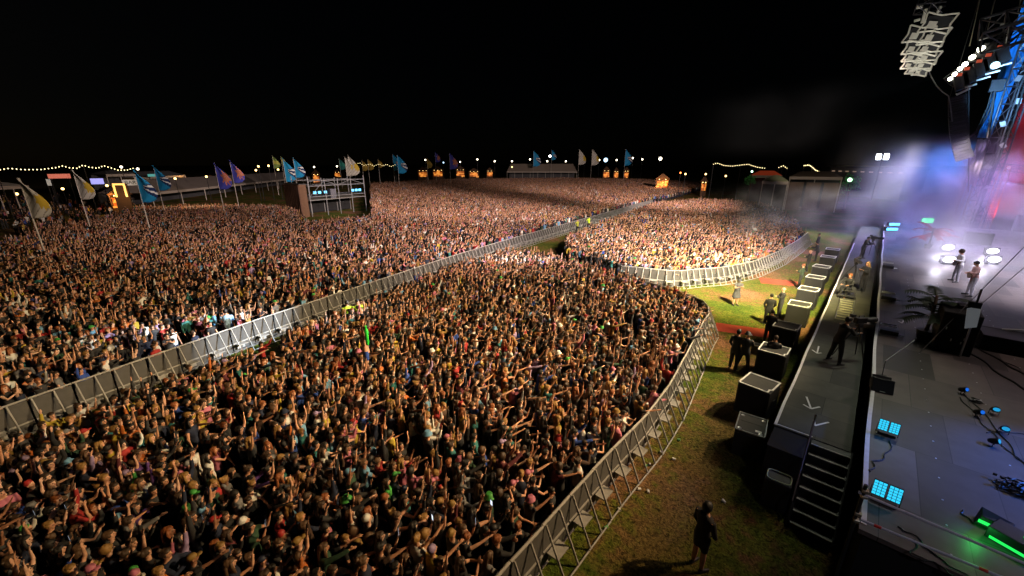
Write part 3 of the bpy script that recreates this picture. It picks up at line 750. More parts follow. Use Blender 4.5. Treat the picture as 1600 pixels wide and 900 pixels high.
led_panel(1389, 667, 2.18, 'cyan twin blinder panel on the stage edge, the farther of the two')
led_panel(1385, 771, 2.2, 'cyan twin blinder panel on the stage edge, the nearer of the two', 1.12)

def wedge_mb(w_, d_, h_):
    b = MB(); b._new([(-w_/2, -d_/2, 0), (w_/2, -d_/2, 0), (w_/2, d_/2, 0), (-w_/2, d_/2, 0), (-w_/2, -d_*.1, h_), (w_/2, -d_*.1, h_), (w_/2, d_/2, h_*.55), (-w_/2, d_/2, h_*.55)],
        [(3, 2, 1, 0), (4, 5, 6, 7), (0, 1, 5, 4), (1, 2, 6, 5), (2, 3, 7, 6), (3, 0, 4, 7)]); return b
p = W(1377, 612, 1.8); t = thing('stage_monitor', 'black wedge monitor speaker on the stage edge with its cable', 'monitor speaker', (p.x - .02, p.y + .15, 1.8), R(8))
wedge_mb(.5, .5, .38).build('cabinet', BLK, t, bevel=.012); MB().box((0, .17, .22), (.44, .02, .3), Matrix.Rotation(R(-40), 3, 'X')).build('grille', DGREY, t)
MB().box((0, -.255, .05), (.12, .01, .02)).build('badge', WHITE, t)
for i, (x, y, l) in enumerate([(1386, 418, 'farthest'), (1386, 467, 'middle'), (1386, 520, 'nearest')]):
    p = W(x, y, 1.8)
    t = thing('footlight', f'low black footlight with white bracket on the stage edge, {l} of three', 'stage light', (p.x, p.y, 1.8), R(-3), 'footlights along the stage edge')
    MB().box((.05, -.1, .09), (.55, .3, .16)).build('housing', BLK, t, bevel=.015)
    b = MB(); z = .3
    for (c, d) in (((-.02, .22, z), (.5, .035, .03)), ((-.02, -.03, z), (.5, .035, .03)), ((.22, .1, z), (.035, .27, .026)), ((-.25, .1, z), (.035, .27, .026))): b.box(c, d)
    b.build('bracket', WHITE, t); MB().box((.38, -.14, .05), (.2, .1, .03), Matrix.Rotation(.3, 3, 'Z')).build('foot_plate', WHITE, t)
p = W(1363, 507, 1.5); t = thing('white_box', 'small white box clamped over the gap between runway and stage', 'box', (p.x - .15, p.y, 1.3), R(-4))
MB().box((0, 0, .12), (.45, .3, .2)).build('case', WHITE, t, bevel=.01); MB().box((0, 0, .02), (.5, .12, .03)).build('bracket', DGREY, t)

# riser, plant, monitor, long riser
zt = WV(1500, 482, 20.9).z
t = thing('equipment_tower', 'tall black equipment case beside the palm on the stage', 'equipment case', (3.0, 20.9, 1.8))
MB().box((0, 0, (zt-1.8)/2), (.95, 1.5, zt-1.8)).build('case', BLKC, t, bevel=.02)
b = MB()
for k, (u, z) in enumerate(((-.1, .5), (.15, .45), (.2, .6), (-.3, .9))): b.box((u, -.756, z), (.03, .02, .09))
b.build('latches', ALU, t); MB().box((.1, .2, zt-1.8 + .06), (.4, .5, .12)).build('lid', BLK, t, bevel=.02)
c = [WV(x, y, 20.0) for x, y in ((1511, 482), (1534, 479), (1526, 511), (1507, 513))]
t = thing('display_screen', 'pale flat screen facing outwards on a thin stand beside black case', 'screen', (c[0].x + .2, 20.0, 1.8))
o_ = Vector(t.location)
MB().poly([q - o_ for q in c], .05).build('panel', mat('screen_grey', (.55, .58, .6), .4, emit=(.5, .55, .6), es=.12), t)
b = MB(); b.tube([(c[2]+c[3])/2 - o_, Vector(((c[2].x+c[3].x)/2 - o_.x, 0, 0))], .03, 6); b.build('stand', ALU, t)
b = MB(); b.tube([WV(1524, 479, 20) - o_, WV(1534, 452, 20) - o_], .03, 6); b.box(WV(1523, 476, 20.05) - o_, (.3, .2, .2)); b.build('antenna', BLK, t)
LEAF = mat('palm_leaf', (.03, .05, .02), .6, var=.4)
def palm(name, label, loc, h, n, L_, lm, group=None, seed=1):
    r_ = random.Random(seed); t = thing(name, label, 'plant', loc, 0, group)
    MB().tube([(0, 0, 0), (.04, .02, h*.5), (.0, .05, h)], [.07, .05, .045], 8).build('trunk', mat('palm_bark', (.08, .05, .03), .9, var=.3), t, smooth=True)
    MB().loft([(0, 0, 0, .2, .2), (0, 0, .35, .26, .26)], 14).build('pot', BLK, t)
    for k in range(n):
        a = k/n*2*math.pi + r_.uniform(-.3, .3); el = r_.uniform(.2, 1.1); l = L_*r_.uniform(.7, 1.1); st = r_.uniform(.45, 1)
        b = MB(); sp = []; d = Vector((math.cos(a)*math.cos(el), math.sin(a)*math.cos(el), math.sin(el))); p = Vector((0, .05*st, h*st))
        for j in range(13): sp.append(p.copy()); p = p + d*l/12; d = (d + Vector((0, 0, -.09))).normalized()
        b.tube(sp, [.014]*12 + [.004], 5)
        for j in range(3, 13):
            for s in (-1, 1):
                tdir = (sp[j] - sp[j-1]).normalized(); sd_ = tdir.cross(Vector((0, 0, 1))).normalized()*s
                q = sp[j]; e = q + sd_*l*.28 + tdir*l*.16 - Vector((0, 0, .06)); b._new([q - tdir*.04, q + tdir*.04, e], [(0, 1, 2)])
                q = sp[j] - tdir*l/16; e = q + sd_*l*.26 + tdir*l*.14 - Vector((0, 0, .09)); b._new([q - tdir*.04, q + tdir*.04, e], [(0, 1, 2)])
        b.build('frond', lm, t)
    return t
palm('potted_palm', 'dark potted palm standing on the stage beside the black case', (2.35, 21.3, 1.8), 1.75, 17, 1.0, LEAF, seed=4)
p = W(1449, 388, 1.8); palm('red_lit_palm', 'palm glowing red in the far stage mist', tuple(p), 1.6, 14, 1.5, mat('red_lit_leaf', (.5, .04, .03), .6, var=.3), seed=9)  # red stage light put into the leaf colour
t = thing('long_riser', 'long low black riser with a rounded white lip across the stage', 'riser', (6.6, 22.0, 1.8))
MB().box((0, 0, .28), (5.6, 1.3, .56)).build('body', BLKC, t, bevel=.02); MB().box((0, -.1, .565), (5.6, 1.1, .02)).build('top', BLK, t)
lp = [(-2.2 + i*.3, .6, .56 + .12*abs(math.sin(i*.55))) for i in range(15)]; MB().tube(lp, .035, 6).build('cable_lip', WHITE, t)
for i, pp in enumerate([[(1490, 535), (1530, 560), (1570, 590), (1620, 618)], [(1515, 535), (1560, 562), (1600, 585), (1640, 612)], [(1560, 560), (1590, 575), (1620, 600)], [(1500, 620), (1530, 655), (1562, 690), (1610, 735)], [(1508, 615), (1560, 672), (1590, 715), (1620, 740)], [(1393, 690), (1385, 712), (1366, 722), (1360, 737)],
      [(1430, 845), (1425, 870), (1460, 880), (1500, 905)], [(1400, 822), (1430, 838), (1460, 868), (1520, 905)], [(1500, 795), (1515, 815), (1545, 822)], [(1540, 675), (1580, 675), (1620, 683)]]):
    pts_ = [W(x, y, 1.815) for x, y in pp]; o_ = pts_[0].copy(); b = MB(); sp = []
    for a_, c_ in zip(pts_, pts_[1:]):
        for k in range(6): sp.append(a_.lerp(c_, k/6) + Vector((.04*math.sin(k*1.1 + i), .03*math.cos(k + i), 0)) - o_)
    sp.append(pts_[-1] - o_); b.tube(sp, .03 if i < 2 else .012, 6); o = b.build('stage_cable', CABLE); o.location = o_
    lab = ['thick black cable crossing the stage below the black case, left one', 'thick black cable crossing the stage below the black case, right one', 'thin black cable on the floor in front of the long riser', 'black cable trailing past the blue par lamps', 'second black cable looping past the blue par lamps', 'thin cable coiling from the farther cyan blinder',
           'thin cable curling along the near stage end', 'second thin cable beside the guard rail', 'thin cable running to the green lit fixture', 'thin cable running right from the blue par lamps'][i]
    tag(o, lab, 'cable')
LENS = mat('blue_lens', (.02, .05, .1), .2, emit=(.01, .14, .7), es=1.0); LENSC = mat('cyan_lens', (.02, .1, .1), .2, emit=(.02, .35, .7), es=.9)
for i, (x, y, a_, l, lab) in enumerate([(1507, 606, 20, LENS, 'black par lamp topmost in the cluster of blue lamps'), (1531, 641, 10, LENS, 'black par lamp in the middle left of the blue lamp cluster'), (1556, 637, -60, LENSC, 'tilted par lamp with cyan face, right of the cluster'), (1571, 667, -70, LENSC, 'par lamp with blue face lying farthest right'), (1556, 686, 40, LENSC, 'square par lamp with cyan face, lowest of the cluster')]):
    p = W(x, y, 2.0); t = thing('par_lamp', lab, 'stage light', (p.x, p.y, 1.8), R(a_*.6 + 48), 'small blue floor lamps on the stage'); t.scale = (.72,)*3
    T_ = Matrix.Translation((0, 0, .2)) @ Matrix.Rotation(R(62), 4, 'X')
    MB().loft([(0, 0, -.16, .05, .05), (0, 0, -.1, .09, .09), (0, 0, .1, .11, .11)], 12, T_).build('housing', BLK, t, smooth=False)
    MB().loft([(0, 0, .1, .1, .07), (0, 0, .112, .098, .068)], 12, T_).build('lens', l, t)
    MB().tube([(-.13, 0, 0), (-.13, 0, .2), (.13, 0, .2), (.13, 0, 0)], .012, 6).build('yoke', DGREY, t)
MESS = thing('cable_pile', 'tangled pile of connectors and cable beside the topmost par lamp', 'cable', tuple(W(1524, 628, 1.8)))
b = MB()
for k in range(5): b.tube([(.14*math.cos(j*.9 + k)*(1 - k*.1), .09*math.sin(j*.9 + k*2), .02 + .015*k) for j in range(9)], .011, 5)
b.build('cables', CABLE, MESS); b = MB()
for k in range(6): b.box((rnd.uniform(-.15, .15), rnd.uniform(-.1, .1), .07), (.05, .03, .03), Matrix.Rotation(k, 3, 'Z'))
b.build('connectors', ALU, MESS)
t = thing('cable_pile', 'dark heap of cables and clamps at the right of the near stage', 'cable', tuple(W(1585, 765, 1.8)))
b = MB()
for k in range(9): b.tube([(.3*math.cos(j*.8 + k)*(1 - k*.06) + .02*k, .22*math.sin(j*.8 + k*2), .02 + .02*k) for j in range(10)], .014, 5)
b.build('cables', CABLE, t); b = MB()
for k in range(9): b.box((rnd.uniform(-.3, .3), rnd.uniform(-.2, .2), .12), (.06, .04, .05), Matrix.Rotation(k, 3, 'Z'))
b.build('clamps', DGREY, t)
GR = mat('green_glow', (.02, .2, .03), .4, emit=(.02, .9, .12), es=1.1)
p = W(1548, 815, 1.9); t = thing('green_fixture', 'black stage fixture with bright green slot at the near stage end', 'stage light', (p.x, p.y, 1.8), R(-12))
b = MB(); b._new([(-.18, -.12, 0), (.3, -.12, 0), (.3, .12, 0), (-.18, .12, 0), (-.12, -.05, .16), (.26, -.05, .16), (.26, .12, .2), (-.16, .12, .26)], [(3, 2, 1, 0), (4, 5, 6, 7), (0, 1, 5, 4), (1, 2, 6, 5), (2, 3, 7, 6), (3, 0, 4, 7)]); b.build('housing', BLK, t, bevel=.01)
MB().box((.04, -.1, .075), (.36, .012, .06), Matrix.Rotation(R(-30), 3, 'X')).build('light_slot', GR, t)
p = W(1585, 845, 1.9); t = thing('green_fixture', 'wide dark box with green coiled cable glowing on its lid', 'stage light', (p.x + .02, p.y, 1.8), R(-25))
MB().box((0, 0, .12), (.62, .42, .24)).build('housing', BLK, t, bevel=.015); b = MB(); b.tube([(.12 + (.1 - .006*j)*math.cos(j*.7), .02 + (.09 - .004*j)*math.sin(j*.7), .25 + .001*j) for j in range(26)], .007, 5); b.build('coil', GR, t)
MB().box((0, -.215, .05), (.5, .01, .05)).build('light_slot', GR, t)
t = thing('microphone_stand', 'thin black boom microphone stand leaning over the stage edge', 'microphone stand', tuple(W(1378, 588, 1.8)))
MB().tube([(0, 0, 0), (-.02, .1, .5), (.6, 1.4, 1.0)], .012, 6).build('boom', DGREY, t); MB().loft([(0, 0, 0, .14, .14), (0, 0, .03, .12, .12)], 12).build('base', BLK, t); MB().ell((.6, 1.4, 1.0), (.035, .035, .05), 8).build('microphone', DGREY, t)
for i, (a_, px, py) in enumerate((((1436, 552), 1612, 374), ((1525, 482), 1612, 408))):
    s0 = W(*a_, 1.8) if i == 0 else WV(*a_, 20.0); d = ray(px, py); e = Vector((0, 0, H)) + d*13.5
    o = MB().tube([(0, 0, 0), e - s0], .013, 6).build('guy_wire', mat('wire_steel', (.2, .2, .22), .4, .6)); o.location = s0
    tag(o, ['taut steel wire rising right from the floor past the palm', 'taut steel wire rising right from the pale screen'][i], 'wire')

# strobes
ST = mat('strobe_face', (1, 1, 1), .3, emit=(.9, .88, 1), es=9)
for i, (x, y, lab) in enumerate([(1480, 387, 'upper left'), (1481, 406, 'lower left'), (1549, 393, 'upper right'), (1551, 406, 'lower right')]):
    p = W(x, y, 2.1); t = thing('strobe_light', f'dazzling white floor strobe in the stage mist, {lab} of the four', 'stage light', (p.x, p.y, 1.8), YAW*0 + R(-140 + 180), 'white floor strobes')
    T_ = Matrix.Translation((0, 0, .35)) @ Matrix.Rotation(R(12*(1 if i % 2 else -1)), 4, 'Y')
    MB().box((0, 0, .35), (1.0, .16, .5)).build('housing', BLK, t, bevel=.02)
    MB().ell((0, -.1, .35), (.42, .05, .2), 14).build('lamp_face', ST, t, smooth=True)
    MB().box((0, 0, .05), (.6, .3, .1)).build('base', BLK, t)
    t.rotation_euler = (0, 0, R(38))

# ------------------------------------------------------------------ far stage side: tower, banners, drapes
def truss(t, name, base, top, wd, m=DGREY, panel=1.2):
    a_, c_ = Vector(base), Vector(top); d = c_-a_; n = max(2, int(d.length/panel)); u_ = d.normalized(); s_ = u_.orthogonal().normalized(); q_ = u_.cross(s_)
    cs = [s_*wd/2*i + q_*wd/2*j for i, j in ((-1, -1), (1, -1), (1, 1), (-1, 1))]; b = MB()
    for k in cs: b.tube([a_ + k, c_ + k], wd*.06, 6)
    for i in range(n):
        for j in range(4): b.tube([a_ + d*i/n + cs[j], a_ + d*(i+1)/n + cs[(j+1) % 4]], wd*.035, 4); b.tube([a_ + d*i/n + cs[j], a_ + d*i/n + cs[(j+1) % 4]], wd*.035, 4)
    return b.build(name, m, t)
tb = WV(1517, 352, 64); tb.z = 0
t = thing('stage_tower', 'tall dark lattice tower at the far side of the stage', 'tower', tuple(tb))
truss(t, 'lattice_mast', (0, 0, 0), (0, 0, 34), 1.15, mat('dark_truss', (.1, .1, .11), .4, .5), 1.5); MB().box((0, 0, .3), (2.6, 2.6, .6)).build('base', BLK, t)
for k in range(12): MB().box((-.3 + .5*(k % 2), -.95, 4 + k*2.0), (.5, .2, .35), Matrix.Rotation(k*.3, 3, 'Y')).build('rigging_clamp', ALU, t)
MB().tube([(0, -.9, 3), (.3, -1, 12), (0, -.9, 26)], .1, 6).build('cable_bundle', CABLE, t)
zb = WV(1525, 215, 60).z
def banner(name, label, quad, V, m, waves=5, amp=.12):
    q = [WV(x, y, V) for x, y in quad]; o_ = q[3].copy(); t = thing(name, label, 'banner', tuple(o_)); b = MB(); n = 14; rows = []
    for i in range(n+1):
        row = []
        for j in range(n+1):
            a_ = q[0].lerp(q[1], j/n); c_ = q[3].lerp(q[2], j/n); p = a_.lerp(c_, i/n) - o_; row.append(b.bm.verts.new(p + Vector((0, amp*math.sin(j/n*waves*3.1 + i*.2), 0))))
        rows.append(row)
    for i in range(n):
        for j in range(n): b.bm.faces.new((rows[i][j], rows[i][j+1], rows[i+1][j+1], rows[i+1][j]))
    o = b.build('cloth', m, t, smooth=True); md = o.modifiers.new('thick', 'SOLIDIFY'); md.thickness = .02
    b = MB(); b.tube([q[0] - o_, q[1] - o_], .05, 6); b.build('top_bar', DGREY, t)
    return t
banner('blue_banner', 'tall blue cloth banner hanging behind the lamp row', [(1600, 0), (1640, 0), (1547, 216), (1527, 215)], 66, mat('blue_cloth', (.02, .28, .75), .7, var=.3, vscale=.6))
banner('white_banner', 'short white and pink cloth hanging below the blue banner', [(1528, 217), (1546, 218), (1524, 292), (1509, 284)], 63, mat('white_cloth', (.75, .62, .7), .7, var=.15, vscale=.8))
banner('red_drape', 'red drape lit on the far side of the stage', [(1640, 40), (1760, 40), (1640, 300), (1548, 285)], 70, mat('red_lit_cloth', (.5, .03, .04), .8, var=.4, vscale=.4), 12, .25)  # red light on the drape also put into its cloth colour
banner('grey_drape', 'crumpled pale drape low on the far side of the stage', [(1552, 282), (1680, 300), (1660, 390), (1525, 372)], 69.5, mat('grey_cloth', (.3, .28, .26), .9, var=.5, vscale=.8), 14, .35)
t = thing('stage_wing', 'black stage wing wall closing the far side of the stage', 'stage wall', (16, 72, 0))
MB().box((0, 0, 17), (18, .4, 34)).build('wall', BLKC, t)

# hanging speaker arrays and lamps at the far side
t = thing('speaker_array', 'long curved black line array hanging by the purple mist', 'speaker array', tuple(WV(1495, 150, 60)))
o_ = Vector(t.location); cur = [(1496, 150), (1496, 165), (1496, 180), (1497, 195), (1498, 208), (1500, 220), (1502, 231), (1505, 241), (1508, 249)]
cp = [WV(x, y, 60) for x, y in cur]; full = []
for a_, c_ in zip(cp, cp[1:]): full += [a_, (a_+c_)/2]
full.append(cp[-1])
for a_, c_ in zip(full, full[1:]):
    d = (c_-a_); an = math.atan2(d.x, -d.z); m_ = Matrix.Rotation(-an, 3, 'Y')
    f = MB().box((a_+c_)/2 - o_, (1.2, .8, d.length*.93), m_).build('cabinet', BLK, t)
    MB().box((a_+c_)/2 - o_ + Vector((.0, -.41, 0)), (.9, .03, d.length*.35), m_).build('grille', DGREY, f)
for s in (-1, 1): MB().tube([full[0] - o_ + Vector((s*.5, 0, 0)), full[0] - o_ + Vector((s*.5, 0, 14))], .03, 5).build('chain', CABLE, t)
PALE = mat('pale_cabinet_metal', (.62, .6, .52), .5, .2, var=.3, vscale=3)
t = thing('outfill_speaker_array', 'two column hanging array of pale framed speaker cabinets', 'speaker array', tuple(WV(1450, 60, 54))); o_ = Vector(t.location)
for (x, y, w_, h_) in [(1465, 36, 2.6, 1.9), (1459, 57, 2.2, 1.8), (1451, 75, 1.9, 1.4), (1450, 89, 1.9, 1.3), (1444, 101, 1.6, 1.1), (1438, 112, 1.3, .8), (1436, 54, 2.3, 1.7), (1430, 75, 1.9, 1.4), (1428, 89, 1.8, 1.1), (1424, 101, 1.6, 1.0), (1427, 111, 1.3, .7)]:
    c = WV(x, y, 54) - o_; w_ *= .78; h_ *= .8; m_ = Matrix.Rotation(R(14), 3, 'Y')
    f = MB().box(c + Vector((0, .35, 0)), (w_*.8, .5, h_*.7), m_).build('cabinet', DGREY, t)
    b = MB()
    for s in (-1, 1):
        b.tube([c + m_ @ Vector((-w_/2, 0, s*h_/2)), c + m_ @ Vector((0, 0, s*h_*.38)), c + m_ @ Vector((w_/2, 0, s*h_/2))], .08, 5)
        b.tube([c + m_ @ Vector((s*w_/2, 0, -h_/2)), c + m_ @ Vector((s*w_*.42, 0, 0)), c + m_ @ Vector((s*w_/2, 0, h_/2))], .075, 5)
    b.build('frame', PALE, f); MB().box(c + m_ @ Vector((-w_*.15, 0, -h_*.1)), (w_*.28, .2, h_*.34), m_).build('horn', PALE, f)
truss(t, 'fly_frame', WV(1432, 10, 54) - o_, WV(1478, 6, 54) - o_, .9, DGREY, .8)
for a_, c_ in (((1447, 14), (1441, 36)), ((1470, 10), (1464, 22)), ((1432, 12), (1442, 10)), ((1428, 33), (1438, 30))): MB().tube([WV(*a_, 54) - o_, WV(*c_, 54) - o_], .12, 6).build('shackle_bar', PALE, t)
MB().tube([WV(1455, -40, 54) - o_, WV(1455, 8, 54) - o_], .05, 5).build('chain', CABLE, t)
t = thing('lamp_array', 'curved row of six blazing white lamps above pale louvres', 'stage lights', tuple(WV(1512, 110, 60))); o_ = Vector(t.location)
LP = [(1537, 76, .30), (1523, 89, .24), (1511.5, 100, .22), (1503.6, 107, .2), (1495.5, 115.5, .2), (1488, 123, .18)]
BUL = mat('lamp_glass', (1, 1, 1), .2, emit=(1, .97, .75), es=14)
for x, y, r_ in LP:
    c = WV(x, y, 59.6) - o_; f = MB().box(c + Vector((.35, .35, .1)), (.8, .5, .7)).build('lamp_housing', BLK, t)
    MB().ell(c - Vector((.15, .0, 0)), (r_*.9, r_*.7, r_*.9), 12).build('bulb', BUL, f, smooth=True)
for i, (a_, c_) in enumerate([((885, 590), (1020, 550)), ((785, 655), (915, 620)), ((705, 708), (830, 672)), ((605, 770), (712, 738)), ((530, 835), (655, 775))]):
    A_ = WV(1400 + a_[0]/5.625, a_[1]/5.625, 59) - o_; C_ = WV(1400 + c_[0]/5.625, c_[1]/5.625, 59) - o_
    f = MB().box((A_+C_)/2 + Vector((-.3, .6, .9)), ((C_-A_).length*.95, 1.1, 1.3), Matrix.Rotation(R(-22), 3, 'Y')).build('cabinet', BLK, t)
    MB().tube([A_, C_], .1, 5).build('louvre', PALE, f)
    MB().box((A_+C_)/2 + Vector((-.6, -.05, 1.5)), (.35, .12, .25)).build('red_lit_port', mat('red_lit_port', (.5, .08, .04), .5, emit=(.8, .1, .04), es=.35), f)  # red light on the cabinets given as the port's own glow
truss(t, 'truss', WV(1484, 130, 60.6) - o_, WV(1620, 30, 60.6) - o_, 1.0, DGREY, 1.0)
c = WV(1555, 102, 58.8) - o_; MB().ell(c, (.3, .3, .3), 10).build('blue_lamp', mat('blue_white_lamp', (1, 1, 1), .3, emit=(.5, .85, 1), es=3), t, smooth=True)
for a_, c_ in (((1515, 72), (1533, -10)), ((1542, 50), (1557, -10)), ((1590, 20), (1600, -20))): MB().tube([WV(*a_, 60.6) - o_, WV(*c_, 60.6) - o_], .04, 5).build('chain', mat('chain_steel', (.3, .28, .2), .5, .5), t)
t = thing('truss_box', 'boxy lit truss frame at the right edge above the lamp row', 'truss', tuple(WV(1590, 55, 58))); truss(t, 'lattice_mast', (-2.2, 0, .3), (3.5, 0, 1.6), 2.0, DGREY, 1.3)
for k in range(3): MB().box((-1 + k, -1.1, .7 + .3*k), (.6, .2, .3)).build('fixture', mat('grey_fixture', (.25, .25, .25), .5), t)
t = thing('hanging_cable', 'pale sagging cable from the pale array down to black array', 'cable', tuple(WV(1450, 108, 57))); o_ = Vector(t.location)
MB().tube([WV(x, y, 57) - o_ for x, y in ((1450, 108), (1455, 120), (1463, 134), (1473, 144), (1482, 150), (1485, 165), (1488, 190))], .05, 5).build('cable', mat('grey_cable', (.2, .2, .2), .6), t)
t = thing('hanging_cable', 'dark cable loops hanging in front of the blue banner', 'cable', tuple(WV(1548, 150, 62))); o_ = Vector(t.location)
for dx in (0, 5): MB().tube([WV(x, y, 62) - o_ for x, y in ((1556 - dx, 140), (1549 - dx, 165), (1540 - dx, 185), (1528 - dx*.5, 205), (1515, 214), (1505, 216))], .07, 5).build('cable', CABLE, t)
MB().tube([WV(1556, 135, 62) - o_, WV(1543, 215, 62) - o_], .1, 5).build('cable', CABLE, t); MB().box(WV(1558, 134, 62) - o_, (.9, .6, 1.0)).build('hook_block', BLK, t)
MB().tube([WV(1514, 120, 61.9) - o_, WV(1513, 300, 61.9) - o_], .06, 5).build('drop_cable', CABLE, t)
t = thing('light_bar', 'dark truss bar with small lamps crossing in front of the red drape', 'truss', tuple(WV(1570, 262, 66))); truss(t, 'bar', (-1, 0, .1), (6, 0, -.6), .5, DGREY, .6)
for k in range(4): MB().ell((.2 + k*1.4, -.4, 0 - .14*k), (.13, .13, .13), 8).build('bulb', mat('small_amber' if k == 0 else 'small_white_lamp', (1, 1, 1), .3, emit=(1, .45, .08) if k == 0 else (.8, .85, 1), es=2.5), t, smooth=True)
t = thing('exit_sign', 'small glowing green sign in the stage mist near red palm', 'sign', tuple(W(1441, 372, 1.8))); MB().box((0, 0, 1.6), (.9, .08, .4), Matrix.Rotation(R(35), 3, 'Z')).build('panel', mat('green_sign', (.1, .6, .2), .4, emit=(.1, 1, .35), es=3), t); MB().tube([(0, 0, 0), (0, 0, 1.4)], .03, 6).build('post', DGREY, t)
for i, (x, y) in enumerate(((1394, 350), (1390, 358))):
    t = thing('blue_spotlight', ['bright blue lamp at far stage edge, upper of two', 'bright blue lamp at far stage edge, lower of two'][i], 'stage light', tuple(W(x, y + 6, 1.8)), R(40)); MB().box((0, 0, .4), (1.1, .3, .4)).build('housing', BLK, t); MB().box((0, -.17, .4), (1.0, .04, .22)).build('lens', mat('blue_hot', (.1, .4, 1), .3, emit=(.08, .5, 1), es=5), t)
for (x, y, h_, lab) in ((1478, 400, 1.0, 'dark drum riser block in the stage mist behind guitarist'), (1560, 380, 1.6, 'dark backline cabinet in the bright mist at the right')):
    p = W(x + 12, y - 16, 1.8); t = thing('backline_cabinet', lab, 'cabinet', (p.x + 1.5, p.y + 2.5, 1.8)); MB().box((0, 0, h_/2), (1.6, 1.0, h_)).build('body', BLK, t, bevel=.03); MB().box((0, -.51, h_/2), (1.4, .03, h_*.8)).build('grille', DGREY, t)
# bright slanted projection towers behind the far edge of the stage
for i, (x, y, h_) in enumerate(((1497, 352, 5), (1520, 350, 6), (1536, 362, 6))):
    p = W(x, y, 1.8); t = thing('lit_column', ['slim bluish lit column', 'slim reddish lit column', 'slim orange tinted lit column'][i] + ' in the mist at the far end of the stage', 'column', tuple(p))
    truss(t, 'frame', (0, 0, 0), (0, 0, h_), .5, mat('lit_truss%d' % i, [(.25, .5, .8), (.6, .2, .2), (.6, .35, .2)][i], .4), .6)  # coloured light put into each frame's base colour
    MB().box((0, 0, .1), (.9, .9, .2)).build('base', BLK, t)
# ------------------------------------------------------------------ crew and band
POSES.update({
 'walking': dict(L=((-.3, .2, -1), (.1, 0, -1)), R=((.35, .2, -1), (.6, 0, -.9)), head=(0, 4), legs='walk'),
 'standing relaxed': dict(L=((.1, .3, -1), (.4, -.3, -.8)), R=((.1, .3, -1), (.5, -.3, -.7)), head=(10, 6), legs='stand'),
 'arms folded': dict(L=((.45, .25, -.9), (.6, -.9, .1)), R=((.45, .25, -.9), (.6, -.9, .2)), head=(-12, 4), legs='wide'),
 'operating': dict(L=((.75, .2, -.6), (.9, -.3, .35)), R=((.7, .3, -.7), (.95, -.25, .3)), head=(0, 6), legs='wide', lean=12),
 'holding': dict(L=((.5, .2, -.8), (.7, -.5, .5)), R=((.5, .2, -.8), (.7, -.5, .5)), head=(0, 14), legs='stand', lean=4),
 'sitting': dict(L=((.6, .2, -.7), (.9, -.3, .1)), R=((.6, .2, -.7), (.9, -.3, .1)), head=(0, 8), legs='sit', dz=-.45, lean=8),
 'guitar': dict(L=((.3, .6, -.8), (.7, -.1, .15)), R=((.1, .4, -.9), (.75, -.6, -.05)), head=(6, 18), legs='wide', lean=6),
})
BK = CLO['black']; CHC = (.02, .02, .024)
def crew(label, px, py, z, face, pose, hair='short', hc='dark', top=BK, leg=BK, sleeve=1.5, sc=1.0, legs=1.0, skirt=False, hood=False, skin=None, tn='jacket', group=None, hem=.76):
    p = W(px, py, z)
    return person(label, (p.x, p.y, z), R(face), pose, skin or SKINS[0], hair, HAIRC[hc] if isinstance(hc, str) else hc, tn, top, leg, sleeve, group, sc, legs, skirt, hood, hem=hem)
crew('person in long black hooded coat and shorts standing alone on the dark grass', 1088, 886, 0, 60, 'standing relaxed', 'hood', BK, legs=.5, hood=True, hem=.66, tn='coat')
crew('person in black with headset standing on the grass, left one of the close pair', 1144, 577, 0, 80, 'standing relaxed', 'short', 'dark', sc=1.04)
crew('person in black coat with pale backpack collar, right one of the close pair', 1158, 580, 0, 100, 'arms folded', 'bucket', CHC, sc=1.02, tn='coat')
crew('person in dark sun hat and grey dress looking down at hands by the curved barrier', 1148, 477, 0, -50, 'holding', 'bucket', CHC, top=(.05, .05, .055), leg=(.045, .045, .05), skirt=True, sleeve=.5)
crew('bald person in black with legs apart standing on the yellow lit grass', 1216, 495, 0, 200, 'arms folded', 'bald', SKINS[0])
crew('person in black standing by the near red mat with back turned', 1197, 507, 0, 110, 'standing relaxed', 'short', 'dark')
crew('person in dark clothes standing at end of the near red mat beside a subwoofer', 1197, 536, 0, 90, 'standing relaxed', 'short', 'dark', sc=.98)
crew('person in dark green jacket standing at end of the far red mat', 1248, 450, 0, 180, 'arms folded', 'short', 'ginger', top=(.02, .04, .02))
crew('short haired person in black facing the crowd beside the farther subwoofers', 1260, 424, 0, 190, 'arms folded', 'bald', SKINS[1])
crew('person in black crouched over gear past the farther subwoofers', 1274, 408, 0, 180, 'operating', 'short', 'dark', top=CHC)
crew('person in black at the misty far end of the pit', 1275, 392, 0, 170, 'standing relaxed', 'cap', BK)
crew('person in dark jacket bending beside the nearest subwoofers', 1201, 583, 0, 100, 'holding', 'short', 'brown', sc=.96)
crew('camera operator in black with bright collar standing on the runway behind tripod camera', 1302, 566, 1.3, 48, 'operating', 'short', 'dark', sc=1.03)
crew('person in black with long blond hair standing on the runway', 1346, 455, 1.3, -130, 'holding', 'long', 'blond')
crew('seated dolly operator in black with ginger hair on the runway', 1322, 462, 1.3, -110, 'sitting', 'short', 'ginger', sc=1.0)
crew('camera operator in black at the far misty part of the runway', 1345, 404, 1.3, -20, 'operating', 'short', 'dark')
crew('guitarist in loose white shirt playing in the bright mist', 1491, 440, 1.8, 195, 'guitar', 'curly', 'brown', top=(.75, .74, .78), leg=(.2, .19, .22), tn='shirt', sc=1.08)
crew('bearded musician in pale pink shirt standing beside the palm', 1513, 462, 1.8, 190, 'guitar', 'short', 'dark', top=(.75, .45, .42), leg=(.5, .48, .55), tn='shirt', sc=1.05)
HV = (.5, .75, .03)
